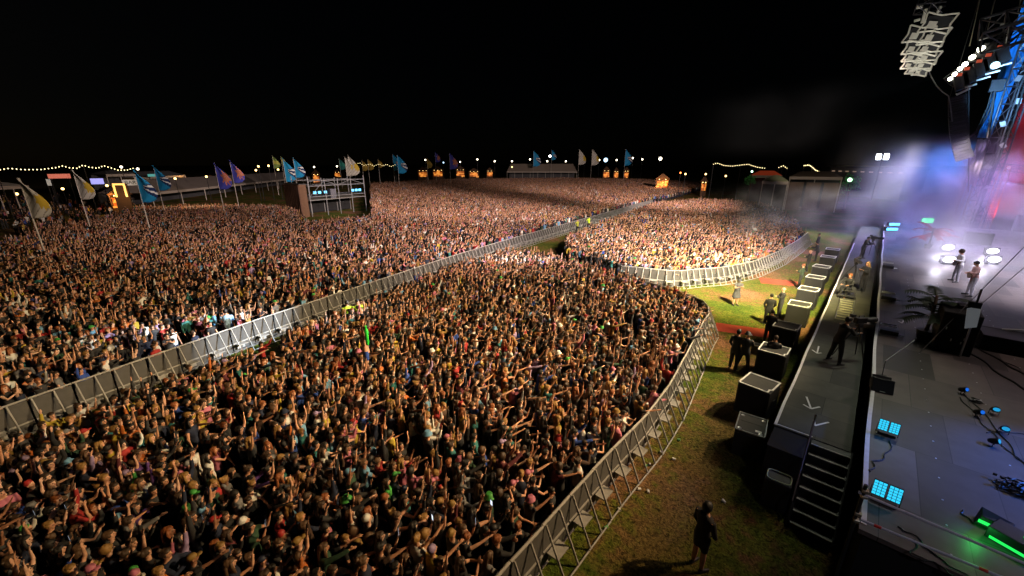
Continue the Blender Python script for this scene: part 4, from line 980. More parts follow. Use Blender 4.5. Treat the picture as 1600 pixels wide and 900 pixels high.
for i, (x, y, lab) in enumerate([(531, 484, 'steward in yellow vest in the barrier aisle, left one of the two together'), (547, 482, 'steward in yellow vest in the barrier aisle, right one of the two together'), (911, 345, 'steward in yellow vest standing at the far part of the dividing barrier'), (893, 350, 'steward in dark yellow jacket near the far dividing barrier'), (356, 505, 'person in pale blue poncho leaning at the dividing barrier')]):
    p = W(x, y, 1.1); person(lab, (p.x + (.9 if i < 4 else 0), p.y, 0), R(170), 'arms folded', SKINS[0], 'cap' if i % 2 else 'short', BK if i % 2 else HAIRC['dark'], 'vest' if i < 4 else 'poncho', HV if i < 3 else (.3, .32, .03) if i == 3 else (.3, .5, .75), BK, 1.5, None, 1.03)
# person raised on shoulders with green inflatable
p = W(573, 560, 1.5); t = person('person in blue shorts raised above the crowd on shoulders', (p.x, p.y, .95), R(60), 'both arms raised', SKINS[1], 'long', HAIRC['ginger'], 'vest_top', SKINS[1], CLO['royal blue'], .2, None, .95, .5)
p = W(573, 525, 2.5); t = thing('inflatable', 'bright green inflatable tube held up above the crowd', 'inflatable', tuple(p)); MB().loft([(0, 0, -.35, .04, .04), (0, 0, -.3, .06, .06), (0, 0, 0, .065, .065), (0, 0, .25, .06, .06), (0, 0, .3, .02, .02)], 12).build('tube', mat('green_vinyl', (.03, .6, .06), .35), t, smooth=True); MB().loft([(0, 0, .3, .02, .02), (0, 0, .38, .04, .04)], 8).build('tip', mat('green_vinyl'), t)

def guitar(label, px, py, face, col):
    p = W(px, py, 1.8); M_ = Matrix.Rotation(R(face), 3, 'Z'); o_ = p + M_ @ Vector((.2, .02, 1.1))
    t = thing('guitar', label, 'guitar', tuple(o_), R(face)); b = MB(); Q = Matrix.Rotation(R(90), 4, 'Y') @ Matrix.Rotation(R(15), 4, 'Z')
    b.loft([(0, -.1, -.02, .17, .19), (0, -.1, .03, .17, .19)], 18, Q); b.loft([(0, .12, -.019, .13, .14), (0, .12, .029, .13, .14)], 18, Q); b.build('body', col, t)
    MB().box(Q @ Vector((0, .5, .03)), (.03, .62, .05), Q.to_3x3()).build('neck', mat('guitar_neck', (.2, .1, .04), .4), t); MB().box(Q @ Vector((0, .84, .03)), (.03, .16, .09), Q.to_3x3()).build('headstock', BLK, t)
guitar('dark electric guitar played by the guitarist in white', 1491, 440, 195, mat('dark_lacquer', (.05, .02, .015), .2))
guitar('pale acoustic guitar held by the musician in pink', 1513, 462, 190, mat('pale_wood', (.6, .4, .3), .3))

def tv_camera(label, px, py, z, face, h_=1.55):
    p = W(px, py, z); t = thing('broadcast_camera', label, 'camera', tuple(p), R(face))
    for k in range(3):
        a_ = k*2.094 + .5; MB().tube([(0, 0, h_ - .25), (.3*math.cos(a_), .3*math.sin(a_), h_*.45), (.55*math.cos(a_), .55*math.sin(a_), .02)], [.028, .024, .018], 6).build('tripod_leg', DGREY, t)
    MB().box((0, 0, h_ - .18), (.2, .16, .14)).build('tripod_head', DGREY, t, bevel=.01)
    f = MB().box((0, 0, h_), (.42, .16, .22)).build('camera_body', BLK, t, bevel=.015)
    MB().loft([(0, 0, .2, .085, .085), (0, 0, .35, .09, .09), (0, 0, .55, .1, .1), (0, 0, .62, .085, .085)], 14, Matrix.Translation((0, 0, h_)) @ Matrix.Rotation(R(90), 4, 'Y')).build('lens', BLK, f)
    MB().box((-.18, .16, h_ + .12), (.16, .14, .12)).build('viewfinder', DGREY, f, bevel=.01); MB().tube([(-.05, .1, h_ - .12), (-.5, .2, h_ - .3)], .012, 6).build('pan_bar', DGREY, t)
    MB().tube([(-.1, 0, h_ + .11), (-.1, 0, h_ + .17), (.1, 0, h_ + .17), (.1, 0, h_ + .11)], .012, 6).build('carry_handle', DGREY, f)
    return t
tv_camera('broadcast camera on tripod nearest on the runway', 1328, 560, 1.3, 48)
tv_camera('broadcast camera on the runway beside the blond crew member', 1330, 440, 1.3, -70, 1.35)
tv_camera('broadcast camera on the misty far part of the runway', 1358, 398, 1.3, 0, 1.4)
p = W(1322, 463, 1.3); t = thing('camera_dolly', 'low wheeled camera dolly under seated operator on runway', 'dolly', (p.x, p.y + .0, 1.3), R(5))
MB().box((0, 0, .14), (.7, 1.1, .08)).build('platform', DGREY, t, bevel=.01); MB().box((0, -.25, .4), (.36, .36, .06)).build('seat', BLK, t, bevel=.015); MB().tube([(0, -.25, .18), (0, -.25, .38)], .03, 6).build('seat_post', DGREY, t)
for sx in (-1, 1):
    for sy in (-1, 1): MB().tube([(sx*.36 - .03, sy*.45, .09), (sx*.36 + .03, sy*.45, .09)], .09, 12).build('wheel', BLK, t)
c = (W(1308, 500, 1.3) + W(1328, 470, 1.3))/2; t = thing('dolly_track', 'ladder-like pale dolly track lying on the runway', 'track', (c.x + .05, c.y, 1.3), R(1))
for s in (-1, 1): MB().tube([(s*.3, -1.9, .05), (s*.3, 1.9, .05)], .02, 6).build('rail', ALU, t)
for k in range(9): MB().box((0, -1.8 + k*.45, .02), (.62, .06, .03)).build('sleeper', mat('track_tie', (.28, .27, .2), .7), t)

# ------------------------------------------------------------------ flags
POLE = mat('flag_pole', (.6, .55, .5), .5)
FC = {'blue': [(.01, .28, .6), (.01, .03, .12), (.75, .78, .8)], 'gold': [(.62, .6, .55), (.6, .42, .04), (.3, .28, .25)], 'purple': [(.08, .09, .55), (.6, .15, .08), (.7, .3, .2)], 'green': [(.2, .3, .08), (.5, .5, .1), (.1, .2, .1)], 'teal': [(.02, .16, .16), (.02, .25, .2), (.1, .2, .1)], 'amber': [(.3, .2, .03), (.45, .3, .05), (.1, .2, .1)]}
FM = {k: [mat('flag_%s_%d' % (k, i), c, .75) for i, c in enumerate(v)] for k, v in FC.items()}
def pat(k, u, v, wd):
    # u outwards from the pole, v downwards
    if k == 'blue':
        du = u - .98; dv = (v - .5)*1.0
        if u < .34: return 0
        a = dv - (u - .34)*.12; hw = .05 + .25*(u - .34)
        if abs(a) > hw*1.25: return 0
        s = a/hw
        if -.95 < s < -.5 or .1 < s < .5: return 2
        return 1
    if k == 'gold':
        r = math.hypot((u - .8)*.8, v - .5)
        if r < .19 + .035*math.sin(9*math.atan2(v - .5, u - .8)): return 1
        return 2 if (math.sin((v + u*.6)*38) > .88) else 0
    if k == 'purple':
        r = math.hypot((u - .68)*.8, v - .5); th = math.atan2(v - .5, u - .68)
        if r < .22 + .08*math.sin(8*th): return 2 if int(r*28) % 2 else 1
        return 0
    return 1 if abs(v - .5) < .15 else 0
def flag(kind, top, base, sail, label, wk=1.0):
    b0 = W(base[0], base[1], 1.7); h_ = topz(b0, top[1]); dist = b0.xy.length
    if base[0] == top[0] or h_ < 3: h_ = max(h_, 3)
    t = thing('feather_flag', label, 'flag', (b0.x, b0.y, 0), 0, 'tall festival flags rising from the crowd')
    MB().tube([(0, 0, 0), (0, 0, h_)], [.06, .035], 6).build('pole', POLE, t)
    L_ = sail*h_*.8; wd = L_*.5*wk; n = 30; b = MB(); D = Vector((CA, SA, 0)); Nn = Vector((-SA, CA, 0)); g = []
    for i in range(n+1):
        v = i/n; row = []
        edge = (math.sin(min(1, v/.62)*math.pi/2)**1.15 if v < .62 else (1 - ((v-.62)/.38)**2.2)**.6*.98 + .02)*wd
        for j in range(n+1):
            u = j/n; p = Vector((0, 0, h_ - v*L_ - .18*u*edge)) + D*(u*edge) + Nn*(.12*wd*math.sin(u*5 + v*4)*u)
            row.append(b.bm.verts.new(p))
        g.append(row)
    for i in range(n):
        for j in range(n):
            f = b.bm.faces.new((g[i][j], g[i][j+1], g[i+1][j+1], g[i+1][j]))
            v = (i+.5)/n; edge = (math.sin(min(1, v/.62)*math.pi/2)**1.15 if v < .62 else (1 - ((v-.62)/.38)**2.2)**.6)
            f.material_index = pat(kind, (j+.5)/n*edge, v, wd)
    bmesh.ops.remove_doubles(b.bm, verts=b.bm.verts[:], dist=.0005)
    o = b.build('sail', FM[kind], t, smooth=True); md = o.modifiers.new('t', 'SOLIDIFY'); md.thickness = .012
    lm = FM[kind][0]
FL = [('gold', (28, 278), (68, 388), .54, 'white and gold flag farthest left, tallest in view'), ('gold', (108, 265), (140, 352), .52, 'white and gold flag second from the left'),
 ('blue', (206, 265), (232, 350), .58, 'blue flag with white rays, leftmost blue one beside the bar sign'), ('blue', (239, 258), (256, 325), .58, 'blue flag with white rays just right of the leftmost blue one'),
 ('purple', (333, 254), (350, 328), .56, 'purple flag with red emblem, left one of the pair over the long marquee'), ('purple', (359, 250), (373, 322), .5, 'purple flag with red emblem, right one of the pair over the long marquee'),
 ('blue', (442, 247), (450, 300), .72, 'blue flag with white rays, left one of the pair beside the brown tower'), ('blue', (457, 246), (466, 300), .6, 'blue flag with white rays, right one of the pair beside the brown tower'),
 ('gold', (539, 244), (544, 292), .68, 'white and gold flag behind scaffold tower, left one'), ('gold', (542, 242), (549, 292), .68, 'white and gold flag behind scaffold tower, right one'),
 ('blue', (613, 240), (617, 286), .62, 'blue flag right of the scaffold tower, left one of the pair'), ('blue', (620, 241), (624, 288), .68, 'blue flag right of the scaffold tower, right one of the pair'),
 ('purple', (679, 237), (682, 282), .4, 'thin purple flag with red emblem near the orange stalls, left one'), ('purple', (701, 238), (704, 284), .62, 'thin purple flag with red emblem near the orange stalls, right one'),
 ('blue', (831, 235), (833, 278), .64, 'blue flag in front of the pale central marquee, left one'), ('blue', (859, 234), (861, 278), .4, 'small blue flag in front of the pale central marquee, right one'),
 ('gold', (902, 233), (903, 278), .6, 'narrow pale flag at right end of the central marquee'), ('gold', (922, 233), (923, 278), .62, 'pale gold flag right of the narrow pale one'),
 ('blue', (973, 233), (974, 280), .6, 'blue flag farthest right'), ('green', (431, 243), (434, 295), .4, 'yellow green flag behind the blue pair, left one'), ('green', (443, 244), (446, 290), .3, 'yellow green flag behind the blue pair, right one'),
 ('teal', (531, 247), (534, 285), .5, 'dark teal flag left of the white and gold pair'), ('amber', (567, 250), (569, 285), .5, 'dim amber flag by the festoon lights, left one'), ('amber', (577, 248), (578, 285), .5, 'dim amber flag by the festoon lights, middle one'), ('amber', (593, 248), (594, 285), .4, 'dim amber flag by the festoon lights, right one'), ('amber', (667, 246), (669, 285), .45, 'dim amber flag beside the leftmost orange stall')]
for f in FL: flag(*f)

# ------------------------------------------------------------------ far edge of the field
def G(px, D):                               # ground point D metres away along the view column px
    d = ray(px, YH); d.z = 0; d.normalize(); return d*D
WARM = mat('warm_lamp', (1, .8, .5), .4, emit=(1, .62, .2), es=6); WHL = mat('white_lamp', (1, 1, 1), .4, emit=(1, .85, .62), es=7); ORG = mat('orange_glow', (1, .4, .1), .5, emit=(1, .36, .05), es=.75)
TENT = mat('tent_canvas', (.5, .48, .44), .8, var=.2, vscale=.5); DTENT = mat('dark_tent', (.08, .08, .09), .85, var=.3, vscale=.5); WOODB = mat('brown_boards', (.12, .06, .03), .8, var=.3)
def frame_at(a_, c_):
    d = c_ - a_; L_ = d.length; ang = math.atan2(d.y, d.x); return L_, ang
def marquee(label, A, B, eave, ridge, depth, m=TENT, post=4.0, open_=True):
    L_, ang = frame_at(A, B); t = thing('marquee', label, 'marquee', (A.x, A.y, 0), ang)
    b = MB(); b._new([(0, 0, eave), (L_, 0, eave), (L_, depth, eave), (0, depth, eave), (1.5, depth/2, ridge), (L_-1.5, depth/2, ridge)], [(0, 1, 5, 4), (2, 3, 4, 5), (1, 2, 5), (3, 0, 4)]); o = b.build('roof', m, t); md = o.modifiers.new('t', 'SOLIDIFY'); md.thickness = .05
    MB().box((L_/2, -.06, eave - .25), (L_, .06, .5)).build('valance', mat('white_valance', (.4, .35, .31), .8), t)
    MB().box((L_/2, depth, eave/2 - .1), (L_ - .2, .05, eave - .3)).build('back_wall', DTENT, t)
    n = max(2, int(L_/post))
    for k in range(n+1): MB().tube([(.1 + k*(L_-.2)/n, .05, 0), (.1 + k*(L_-.2)/n, .05, eave - .02)], .08, 5).build('post', POLE, t)
    return t
def hz(px, py, D): return topz(G(px, D), py)
A = W(236, 301, 3.0); B = W(484, 276, 3.0); A.z = B.z = 0
marquee('long low grey marquee stretching behind the left crowd', A, B, 3.0, 5.2, 9, mat('grey_canvas', (.2, .17, .16), .8, var=.2), 9)
A = G(792, 215); B = G(902, 215); marquee('wide pale marquee on the horizon behind centre of crowd', A, B, hz(800, 268, 215), hz(840, 256, 215), 14, mat('sand_canvas', (.34, .27, .22), .85, var=.2))
A = G(1238, 92); B = G(1322, 92); t = marquee('pale walled marquee behind the misty right crowd', A, B, hz(1260, 276, 92), hz(1260, 268, 92), 8, mat('umber_canvas', (.12, .09, .07), .9))
L_, ang = frame_at(A, B)
for k in range(3): MB().box((L_*(k + .5)/3, -.12, 2.6), (L_/3 - .4, .05, 5)).build('wall_panel', mat('cream_canvas', (.2, .14, .1), .9), t)
A = G(1196, 84); B = G(1238, 84); marquee('dark green tinted marquee left of the pale walled one', A, B, hz(1200, 283, 84), hz(1200, 274, 84), 6, mat('green_canvas', (.18, .2, .12), .85))
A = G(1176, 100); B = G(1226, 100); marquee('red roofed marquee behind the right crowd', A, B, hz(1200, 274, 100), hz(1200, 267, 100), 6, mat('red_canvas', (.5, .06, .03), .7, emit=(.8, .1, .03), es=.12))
A = G(-20, 105); B = G(32, 108); marquee('small pale tent at far left edge', A, B, hz(10, 291, 105), hz(10, 284, 105), 6)
A = G(160, 120); B = G(205, 122); marquee('dim grey tent behind the lit kiosk', A, B, hz(180, 272, 120), hz(180, 266, 120), 6, DTENT)
A = G(205, 130); B = G(285, 150); marquee('dim dark tent with lights right of the bar sign', A, B, hz(240, 276, 135), hz(240, 268, 135), 6, DTENT)
def stall(label, px0, px1, pytop, D, glow=ORG, roof=WOODB, pyb=None):
    if 500 < px0 < 1000: D *= 1.5
    A, B = G(px0, D), G(px1, D); L_, ang = frame_at(A, B); h_ = max(2.6, hz((px0+px1)/2, pytop, D)*.78); t = thing('food_stall', label, 'stall', (A.x, A.y, 0), ang); e = h_*.72
    MB().box((L_/2, 1.6, e/2), (L_, .1, e)).build('back_wall', WOODB, t)
    for k in (0, 1): MB().box((.05 + k*(L_-.1), .8, e/2), (.1, 1.6, e - .01)).build('side_wall', WOODB, t)
    b = MB(); b._new([(-.3, -.4, e), (L_+.3, -.4, e), (L_+.3, 2, e), (-.3, 2, e), (L_/2, .8, h_)], [(0, 1, 4), (1, 2, 4), (2, 3, 4), (3, 0, 4), (3, 2, 1, 0)]); b.build('roof', roof, t)
    MB().box((L_/2, .0, .55), (L_ - .2, .5, 1.1)).build('counter', WOODB, t); b = MB(); q_ = random.Random(px0); b.box((L_/2, 1.46, e*.6), (L_*.8, .05, e*.06)); b.box((L_/2, 1.455, e*.6), (L_*.05, .05, e*.5))
    for k in range(7): b.box((L_*(.1 + .8*q_.random()), 1.45 - .01*k, e*q_.uniform(.35, .85)), (L_*q_.uniform(.1, .3), .04, e*q_.uniform(.06, .2)))
    b.build('glow_shelf', glow, t); MB().box((L_/2, 1.52, e*.6), (L_*.8, .02, e*.45)).build('lit_back', mat('lit_back_glow', (.6, .15, .03), .6, emit=(1, .25, .03), es=.22), t)  # shelves and back glow in place of a lamp-lit interior
    n = max(2, int(L_/1.5))
    for k in range(n): MB().ell((L_*(k+.5)/n, -.3, e - .15), (.11, .11, .11), 8).build('bulb', WARM, t, smooth=True)
    return t
for a_ in [('warm orange kiosk behind the left flags', 155, 190, 279, 96), ('glowing orange stall beside the amber flag', 652, 668, 254, 150), ('glowing orange stall left of purple flag', 675, 692, 253, 148), ('glowing orange stall right of purple flag', 712, 726, 252, 150), ('low glowing orange stall with pale lamps', 732, 748, 257, 150), ('glowing orange stall beside small blue tent', 760, 770, 256, 152),
           ('bright orange fire lit stall on the horizon right of centre', 1028, 1048, 262, 130), ('red lit stall with tiered lamps right of central marquee', 943, 954, 253, 140), ('small red lit stall on horizon near the right blue flag', 960, 968, 255, 142), ('small red lit stall beside the farthest right flag', 976, 984, 254, 142), ('dim red stall left of the right festoon', 1100, 1109, 266, 120),
           ('warm lit stall above the long marquee, left one', 266, 302, 268, 150), ('warm lit stall above the long marquee, right one', 312, 336, 266, 160), ('yellow lit stall behind the brown tower', 485, 497, 256, 170), ('pale green lit stall behind scaffold tower', 520, 530, 260, 170)]:
    stall(*a_)
A = G(166, 92); t = thing('lit_frame_kiosk', 'kiosk doorway outlined in bright yellow bulbs', 'kiosk', tuple(A), R(20)); h_ = hz(172, 287, 92); w_ = 1.5
D_ = Vector((math.cos(R(20)), math.sin(R(20)), 0)); t.rotation_euler = (0, 0, math.atan2(SA, CA) + R(25))
MB().box((w_/2, .3, h_/2), (w_ + .4, .4, h_)).build('wall', mat('dark_boards', (.04, .02, .01), .8), t)
b = MB(); b.box((w_/2, 0, h_ - .1), (w_, .12, .28)); b.box((.1, 0, h_ - 1.15), (.24, .12, 1.9)); b.box((w_ - .1, 0, h_ - 1.15), (.24, .12, 1.9)); b.build('bulb_frame', mat('yellow_bulbs', (1, .8, .4), .4, emit=(1, .55, .12), es=1.2), t)
def board(name, label, px0, px1, py0, py1, D, m, text=None):
    A, B = G(px0, D), G(px1, D); L_, ang = frame_at(A, B); z1, z0 = hz(px0, py0, D), hz(px0, py1, D); t = thing(name, label, 'sign', (A.x, A.y, 0), ang)
    MB().box((L_/2, 0, (z0+z1)/2), (L_, .15, z1-z0)).build('panel', m, t)
    for k in (.1, .9): MB().tube([(L_*k, .12, 0), (L_*k, .12, z1)], .07, 5).build('post', DGREY, t)
    if text:
        cu = bpy.data.curves.new('txt', 'FONT'); cu.body = text; cu.size = (z1-z0)*.85; cu.align_x = 'CENTER'; cu.align_y = 'CENTER'; cu.extrude = .02
        o = bpy.data.objects.new('tmp', cu); COL.objects.link(o); bpy.context.view_layer.update(); me = bpy.data.meshes.new_from_object(o.evaluated_get(bpy.context.evaluated_depsgraph_get())); bpy.data.objects.remove(o)
        me.materials.clear(); me.materials.append(BLK); o = bpy.data.objects.new('lettering', me); COL.objects.link(o); o.parent = t; o.location = (L_/2, -.1, (z0+z1)/2); o.rotation_euler = (R(90), 0, 0)
board('bar_sign', 'pale sign with dark BAR lettering left of the blue flags', 183, 208, 281, 290, 95, mat('sign_pale', (.5, .5, .48), .6, emit=(.5, .48, .45), es=.25), 'BAR')
board('red_sign', 'long salmon red lit sign board behind the left flags', 68, 104, 272, 279, 110, mat('sign_red', (.7, .2, .15), .6, emit=(.8, .2, .12), es=.5))
board('grey_sign', 'small pale upright sign under the salmon board', 63, 70, 280, 290, 105, mat('sign_grey', (.5, .5, .48), .6, emit=(.5, .5, .45), es=.3))
board('video_screen', 'glowing lilac video screen between the left flags', 133, 154, 279, 288, 105, mat('sign_lilac', (.3, .3, .8), .4, emit=(.38, .38, .95), es=.9))
board('cyan_sign', 'dim turquoise sign strip left of second blue flag', 226, 243, 272, 276, 130, mat('sign_cyan', (.05, .4, .4), .4, emit=(.03, .4, .38), es=.4))
def lamp(px, py, D, label, m=WHL, r_=.33, group='small lamps on poles along the horizon', name='lamp_post'):
    if 480 < px < 1035: D *= 1.6; r_ *= 1.35
    A = G(px, D); h_ = max(2.5, hz(px, py, D)); t = thing(name, label, 'lamp', tuple(A), 0, group); MB().tube([(0, 0, 0), (0, 0, h_ - .3)], [.08, .05], 5).build('pole', DGREY, t); MB().ell((0, 0, h_), (r_, r_, r_), 8).build('lamp_head', m, t, smooth=True)
LB = [(746, 249), (773, 252), (800, 252), (828, 249), (855, 252), (884, 252), (913, 247), (936, 250), (963, 250), (988, 247), (1003, 249)]
for i, (x, y) in enumerate(LB): lamp(x, y, 140, 'small round white lamp on a pole in the evenly spaced row over central marquee', r_=.3)
BLW = mat('blue_white_ball', (1, 1, 1), .4, emit=(.45, .75, 1), es=3)
lamp(946, 250, 138, 'large pale blue ball lamp right of central marquee', BLW, .8, None); lamp(859, 244, 128, 'bright white lamp in front of the small blue flag', mat('white_hot', (1, 1, 1), .3, emit=(1, 1, 1), es=12), .4, None); lamp(1031, 248, 132, 'bright warm lamp cluster above the fire lit stall', WHL, .6, None)
for x, y, m_, lab in [(9, 303, WARM, 'amber lamp low at the far left'), (85, 295, WARM, 'amber lamp under the salmon board'), (157, 290, WARM, 'amber lamp beside the lit kiosk'), (188, 261, WHL, 'white lamp at end of the left festoon'), (213, 264, WHL, 'soft white lamp above the leftmost blue flag'), (403, 260, WARM, 'warm lamp left of the blue flag pair, lower'), (419, 259, WARM, 'warm lamp just left of the yellow green flag'), (433, 265, WARM, 'warm lamp under the yellow green flags'), (398, 266, WARM, 'warm lamp at top of the long marquee'), (268, 279, WARM, 'warm lamp on the long marquee front, left'),
                      (318, 276, WARM, 'warm lamp on the long marquee front, right'), (490, 261, WHL, 'white lamp on yellow stall behind brown tower'), (526, 260, WHL, 'white lamp above scaffold tower'), (547, 266, WARM, 'warm lamp right of white flags'), (800, 261, WARM, 'warm lamp at left end of central marquee'), (1065, 270, mat('red_lamp', (1, .3, .1), .4, emit=(1, .22, .05), es=5), 'red lamp between fire lit stall and right festoon, left'), (1073, 272, WARM, 'amber lamp between fire lit stall and right festoon, right'), (1105, 272, WARM, 'amber lamp beside dim red stall'), (1137, 275, WARM, 'amber lamp below right festoon'),
                      (719, 253, WHL, 'white lamp over orange stall'), (665, 250, WHL, 'white lamp over the leftmost orange stall'), (693, 254, BLW, 'bluish lamp between the purple flags')]:
    lamp(x, y, 112, lab, m_, .22, None)
t = thing('floodlight_tower', 'bright white floodlight pair on a mast beyond the stage mist', 'floodlight', tuple(G(1376, 125))); h_ = hz(1376, 245, 125)
MB().tube([(0, 0, 0), (0, 0, h_)], [.15, .1], 6).build('mast', DGREY, t)
for s in (-1, 1): MB().box((s*.65, -.1, h_), (.85, .3, 1.2), Matrix.Rotation(YAW, 3, 'Z')).build('lamp_head', mat('flood_face', (1, 1, 1), .3, emit=(.85, .93, 1), es=20), t)
def festoon(label, pts_, D, nb):
    P3 = []
    for x, y in pts_: g = G(x, D); g.z = topz(g, y); P3.append(g)
    o_ = P3[0].copy(); o_.z = 0; t = thing('festoon_lights', label, 'string lights', tuple(o_)); MB().tube([p - o_ for p in P3], .02, 4).build('cable', CABLE, t)
    cum = [0]
    for a_, c_ in zip(P3, P3[1:]): cum.append(cum[-1] + (c_-a_).length)
    for k in range(nb):
        s = cum[-1]*k/(nb-1)
        for i in range(len(P3)-1):
            if s <= cum[i+1] + 1e-6: p = P3[i].lerp(P3[i+1], (s-cum[i])/(cum[i+1]-cum[i])); break
        MB().ell(p - o_ - Vector((0, 0, .1)), (.075, .075, .09), 6).build('bulb', FES, t, smooth=True)
    for i in (0, len(P3)//2, len(P3)-1): q = P3[i] - o_; MB().tube([(q.x, q.y, 0), q], .06, 5).build('pole', DGREY, t)
FES = mat('festoon_bulb', (1, .9, .6), .4, emit=(1, .8, .38), es=4)
festoon('long string of warm bulbs in swags at far left horizon', [(-10, 265), (12, 262), (33, 264), (60, 264), (85, 261), (98, 258), (104, 261), (118, 262), (129, 257), (137, 260), (150, 262), (161, 258), (170, 261), (182, 265), (195, 265), (206, 262)], 100, 40)
festoon('zigzag string of warm bulbs right of the white flags', [(553, 257), (562, 254), (568, 258), (578, 256), (584, 259), (592, 256), (598, 259), (604, 256), (610, 260), (617, 257)], 150, 22)
festoon('swag of warm bulbs at left of the red marquee', [(1115, 256), (1120, 254), (1132, 258), (1145, 259), (1158, 257), (1170, 256), (1175, 258), (1186, 261), (1196, 262)], 105, 24)
festoon('short swag of warm bulbs over the pale walled marquee', [(1257, 258), (1264, 257), (1270, 260), (1276, 265), (1282, 267)], 100, 12)
festoon('few warm bulbs between the two right festoons', [(1218, 261), (1224, 258), (1231, 262)], 103, 5)
# green lit tree and small far trees
def tree(label, px, py, D, r_, lm):
    A = G(px, D); h_ = max(3, hz(px, py, D)); t = thing('small_tree', label, 'tree', tuple(A)); MB().tube([(0, 0, 0), (.1, 0, h_*.5), (0, .1, h_*.8)], [.2, .13, .05], 6).build('trunk', WOODB, t); b = MB(); rr = random.Random(int(px))
    for k in range(420):
        d = Vector((rr.gauss(0, 1), rr.gauss(0, 1), rr.gauss(0, 1))); d.normalize(); q = Vector((0, 0, h_*.68)) + d*r_*rr.uniform(.4, 1)*(1 + .3*math.sin(d.x*5 + d.z*4)); s = .22
        v = [q + Vector((rr.uniform(-s, s), rr.uniform(-s, s), rr.uniform(-s, s))) for _ in range(3)]; b._new(v, [(0, 1, 2)])
    b.build('crown', lm, t)
tree('small tree lit green in the mist beyond the stage', 1336, 266, 100, 1.7, mat('green_leaf', (.1, .4, .12), .7)); lamp(1334, 281, 98, 'small pale green lamp under the green lit tree', mat('green_white', (1, 1, 1), .4, emit=(.5, 1, .6), es=5), .35, None)
tree('small tree lit green beside red marquee', 1177, 262, 99, 1.0, mat('green_leaf'))
lamp(1177, 268, 97, 'small green lamp under green tree by red marquee', mat('green_white'), .2, None)
t = thing('portable_building', 'low dark building row on the horizon right of the marquee', 'building', tuple(G(1300, 160))); L_, ang = frame_at(G(1300, 160), G(1420, 130)); t.rotation_euler = (0, 0, ang); h_ = hz(1340, 262, 150)
MB().box((L_/2, 2, h_/2), (L_, 4, h_)).build('wall', mat('dim_wall', (.06, .055, .05), .9), t); MB().box((L_/2, 2, h_ + .15), (L_ + .6, 4.6, .3)).build('roof', BLK, t)
for k in range(9): MB().box((L_*(k+.5)/9, -.03, h_*.86), (L_*.05, .05, .3)).build('window', mat('dim_window', (.4, .3, .2), .5, emit=(.7, .45, .3), es=.35), t)

# ------------------------------------------------------------------ scaffold mix tower and brown cabin
A, B = W(494, 346, 0), W(571, 338, 0); A = Vector((-68.2, 26.6, 0)); B = Vector((-70.2, 37.2, 0)); L_, ang = frame_at(A, B)
ht = topz(A, 283); t = thing('mixing_tower', 'open steel scaffold mixing tower rising from the crowd', 'scaffold tower', tuple(A), ang)
print('tower', L_, ht)
zl = [0.1, 1.6, ht*.46, ht*.56, ht*.86, ht]; xs = [0, L_*.27, L_*.5, L_*.74, L_]; dp = 4.5
for x in xs:
    for y in (0, dp): MB().tube([(x, y, 0), (x, y, ht + (.7 if x in (xs[0], xs[-1]) else .3))], .075, 6).build('upright', STEEL, t)
for z in zl[2:]:
    for y in (0, dp): MB().tube([(0, y, z), (L_, y, z)], .06, 6).build('ledger', STEEL, t)
for z in zl[2:]:
    for x in xs: MB().tube([(x, 0, z), (x, dp, z)], .05, 5).build('transom', STEEL, t)
for a_, c_ in (((xs[0], zl[3]), (xs[1], zl[5])), ((xs[1], zl[5]), (xs[2], zl[4])), ((xs[2], zl[4]), (xs[3], zl[5])), ((xs[3], zl[5]), (xs[4], zl[4]))): MB().tube([(a_[0], 0, a_[1]), (c_[0], 0, c_[1])], .045, 5).build('brace', STEEL, t)
MB().box((L_/2, dp/2, zl[2] + .05), (L_, dp, .08)).build('platform', mat('plank', (.2, .17, .13), .8), t)
MB().box((L_/2, dp, ht*.3), (L_, .05, ht*.55)).build('rear_drape', BLKC, t)
mat('grey_sheeting', (.09, .09, .11), .8)
for i, x in enumerate((.12, .2, .3, .8, .87, .94)):
    o = MB().box((0, 0, .18), (.5, .05, .36)).build('console_screen', mat('console_blue', (.1, .5, 1), .3, emit=(.15, .6, 1), es=2.2)); M_ = Matrix.Rotation(ang, 3, 'Z'); o.location = A + M_ @ Vector((L_*x, .5, zl[2] + 1.0)); o.rotation_euler = (0, 0, ang); tag(o, 'small blue lit console screen on the scaffold tower platform', 'screen', 'console screens on the mixing tower')
p = A + Matrix.Rotation(ang, 3, 'Z') @ Vector((L_*.44, 1.0, 0)); MB_ = MB().box((0, 0, .75), (1.1, .9, 1.5)).build('mixing_desk_cover', mat('grey_sheeting')); MB_.location = (p.x, p.y, zl[2] + .1); tag(MB_, 'pale sheeted desk in middle of the scaffold tower', 'desk')
C0 = W(452, 318, 2.0); C0 = Vector((-74.6, 25.2, 0)); t = thing('brown_cabin', 'tall brown draped cabin left of scaffold tower', 'cabin', tuple(C0), .03); ww = 5.9; hh = topz(C0, 287)
MB().box((ww/2, .55, hh/2), (ww, 1.1, hh)).build('frame', WOODB, t)
b = MB()
for k in range(26): b.tube([(ww*(k+.5)/26, -.05, .1), (ww*(k+.5)/26 + .04*math.sin(k), -.05, hh - .1)], .13 + .03*math.sin(k*2.1), 6)
b.build('drape', mat('brown_drape', (.11, .055, .035), .9, var=.4), t); MB().box((ww/2, .55, hh + .06), (ww + .1, 1.2, .12)).build('roof', BLK, t)

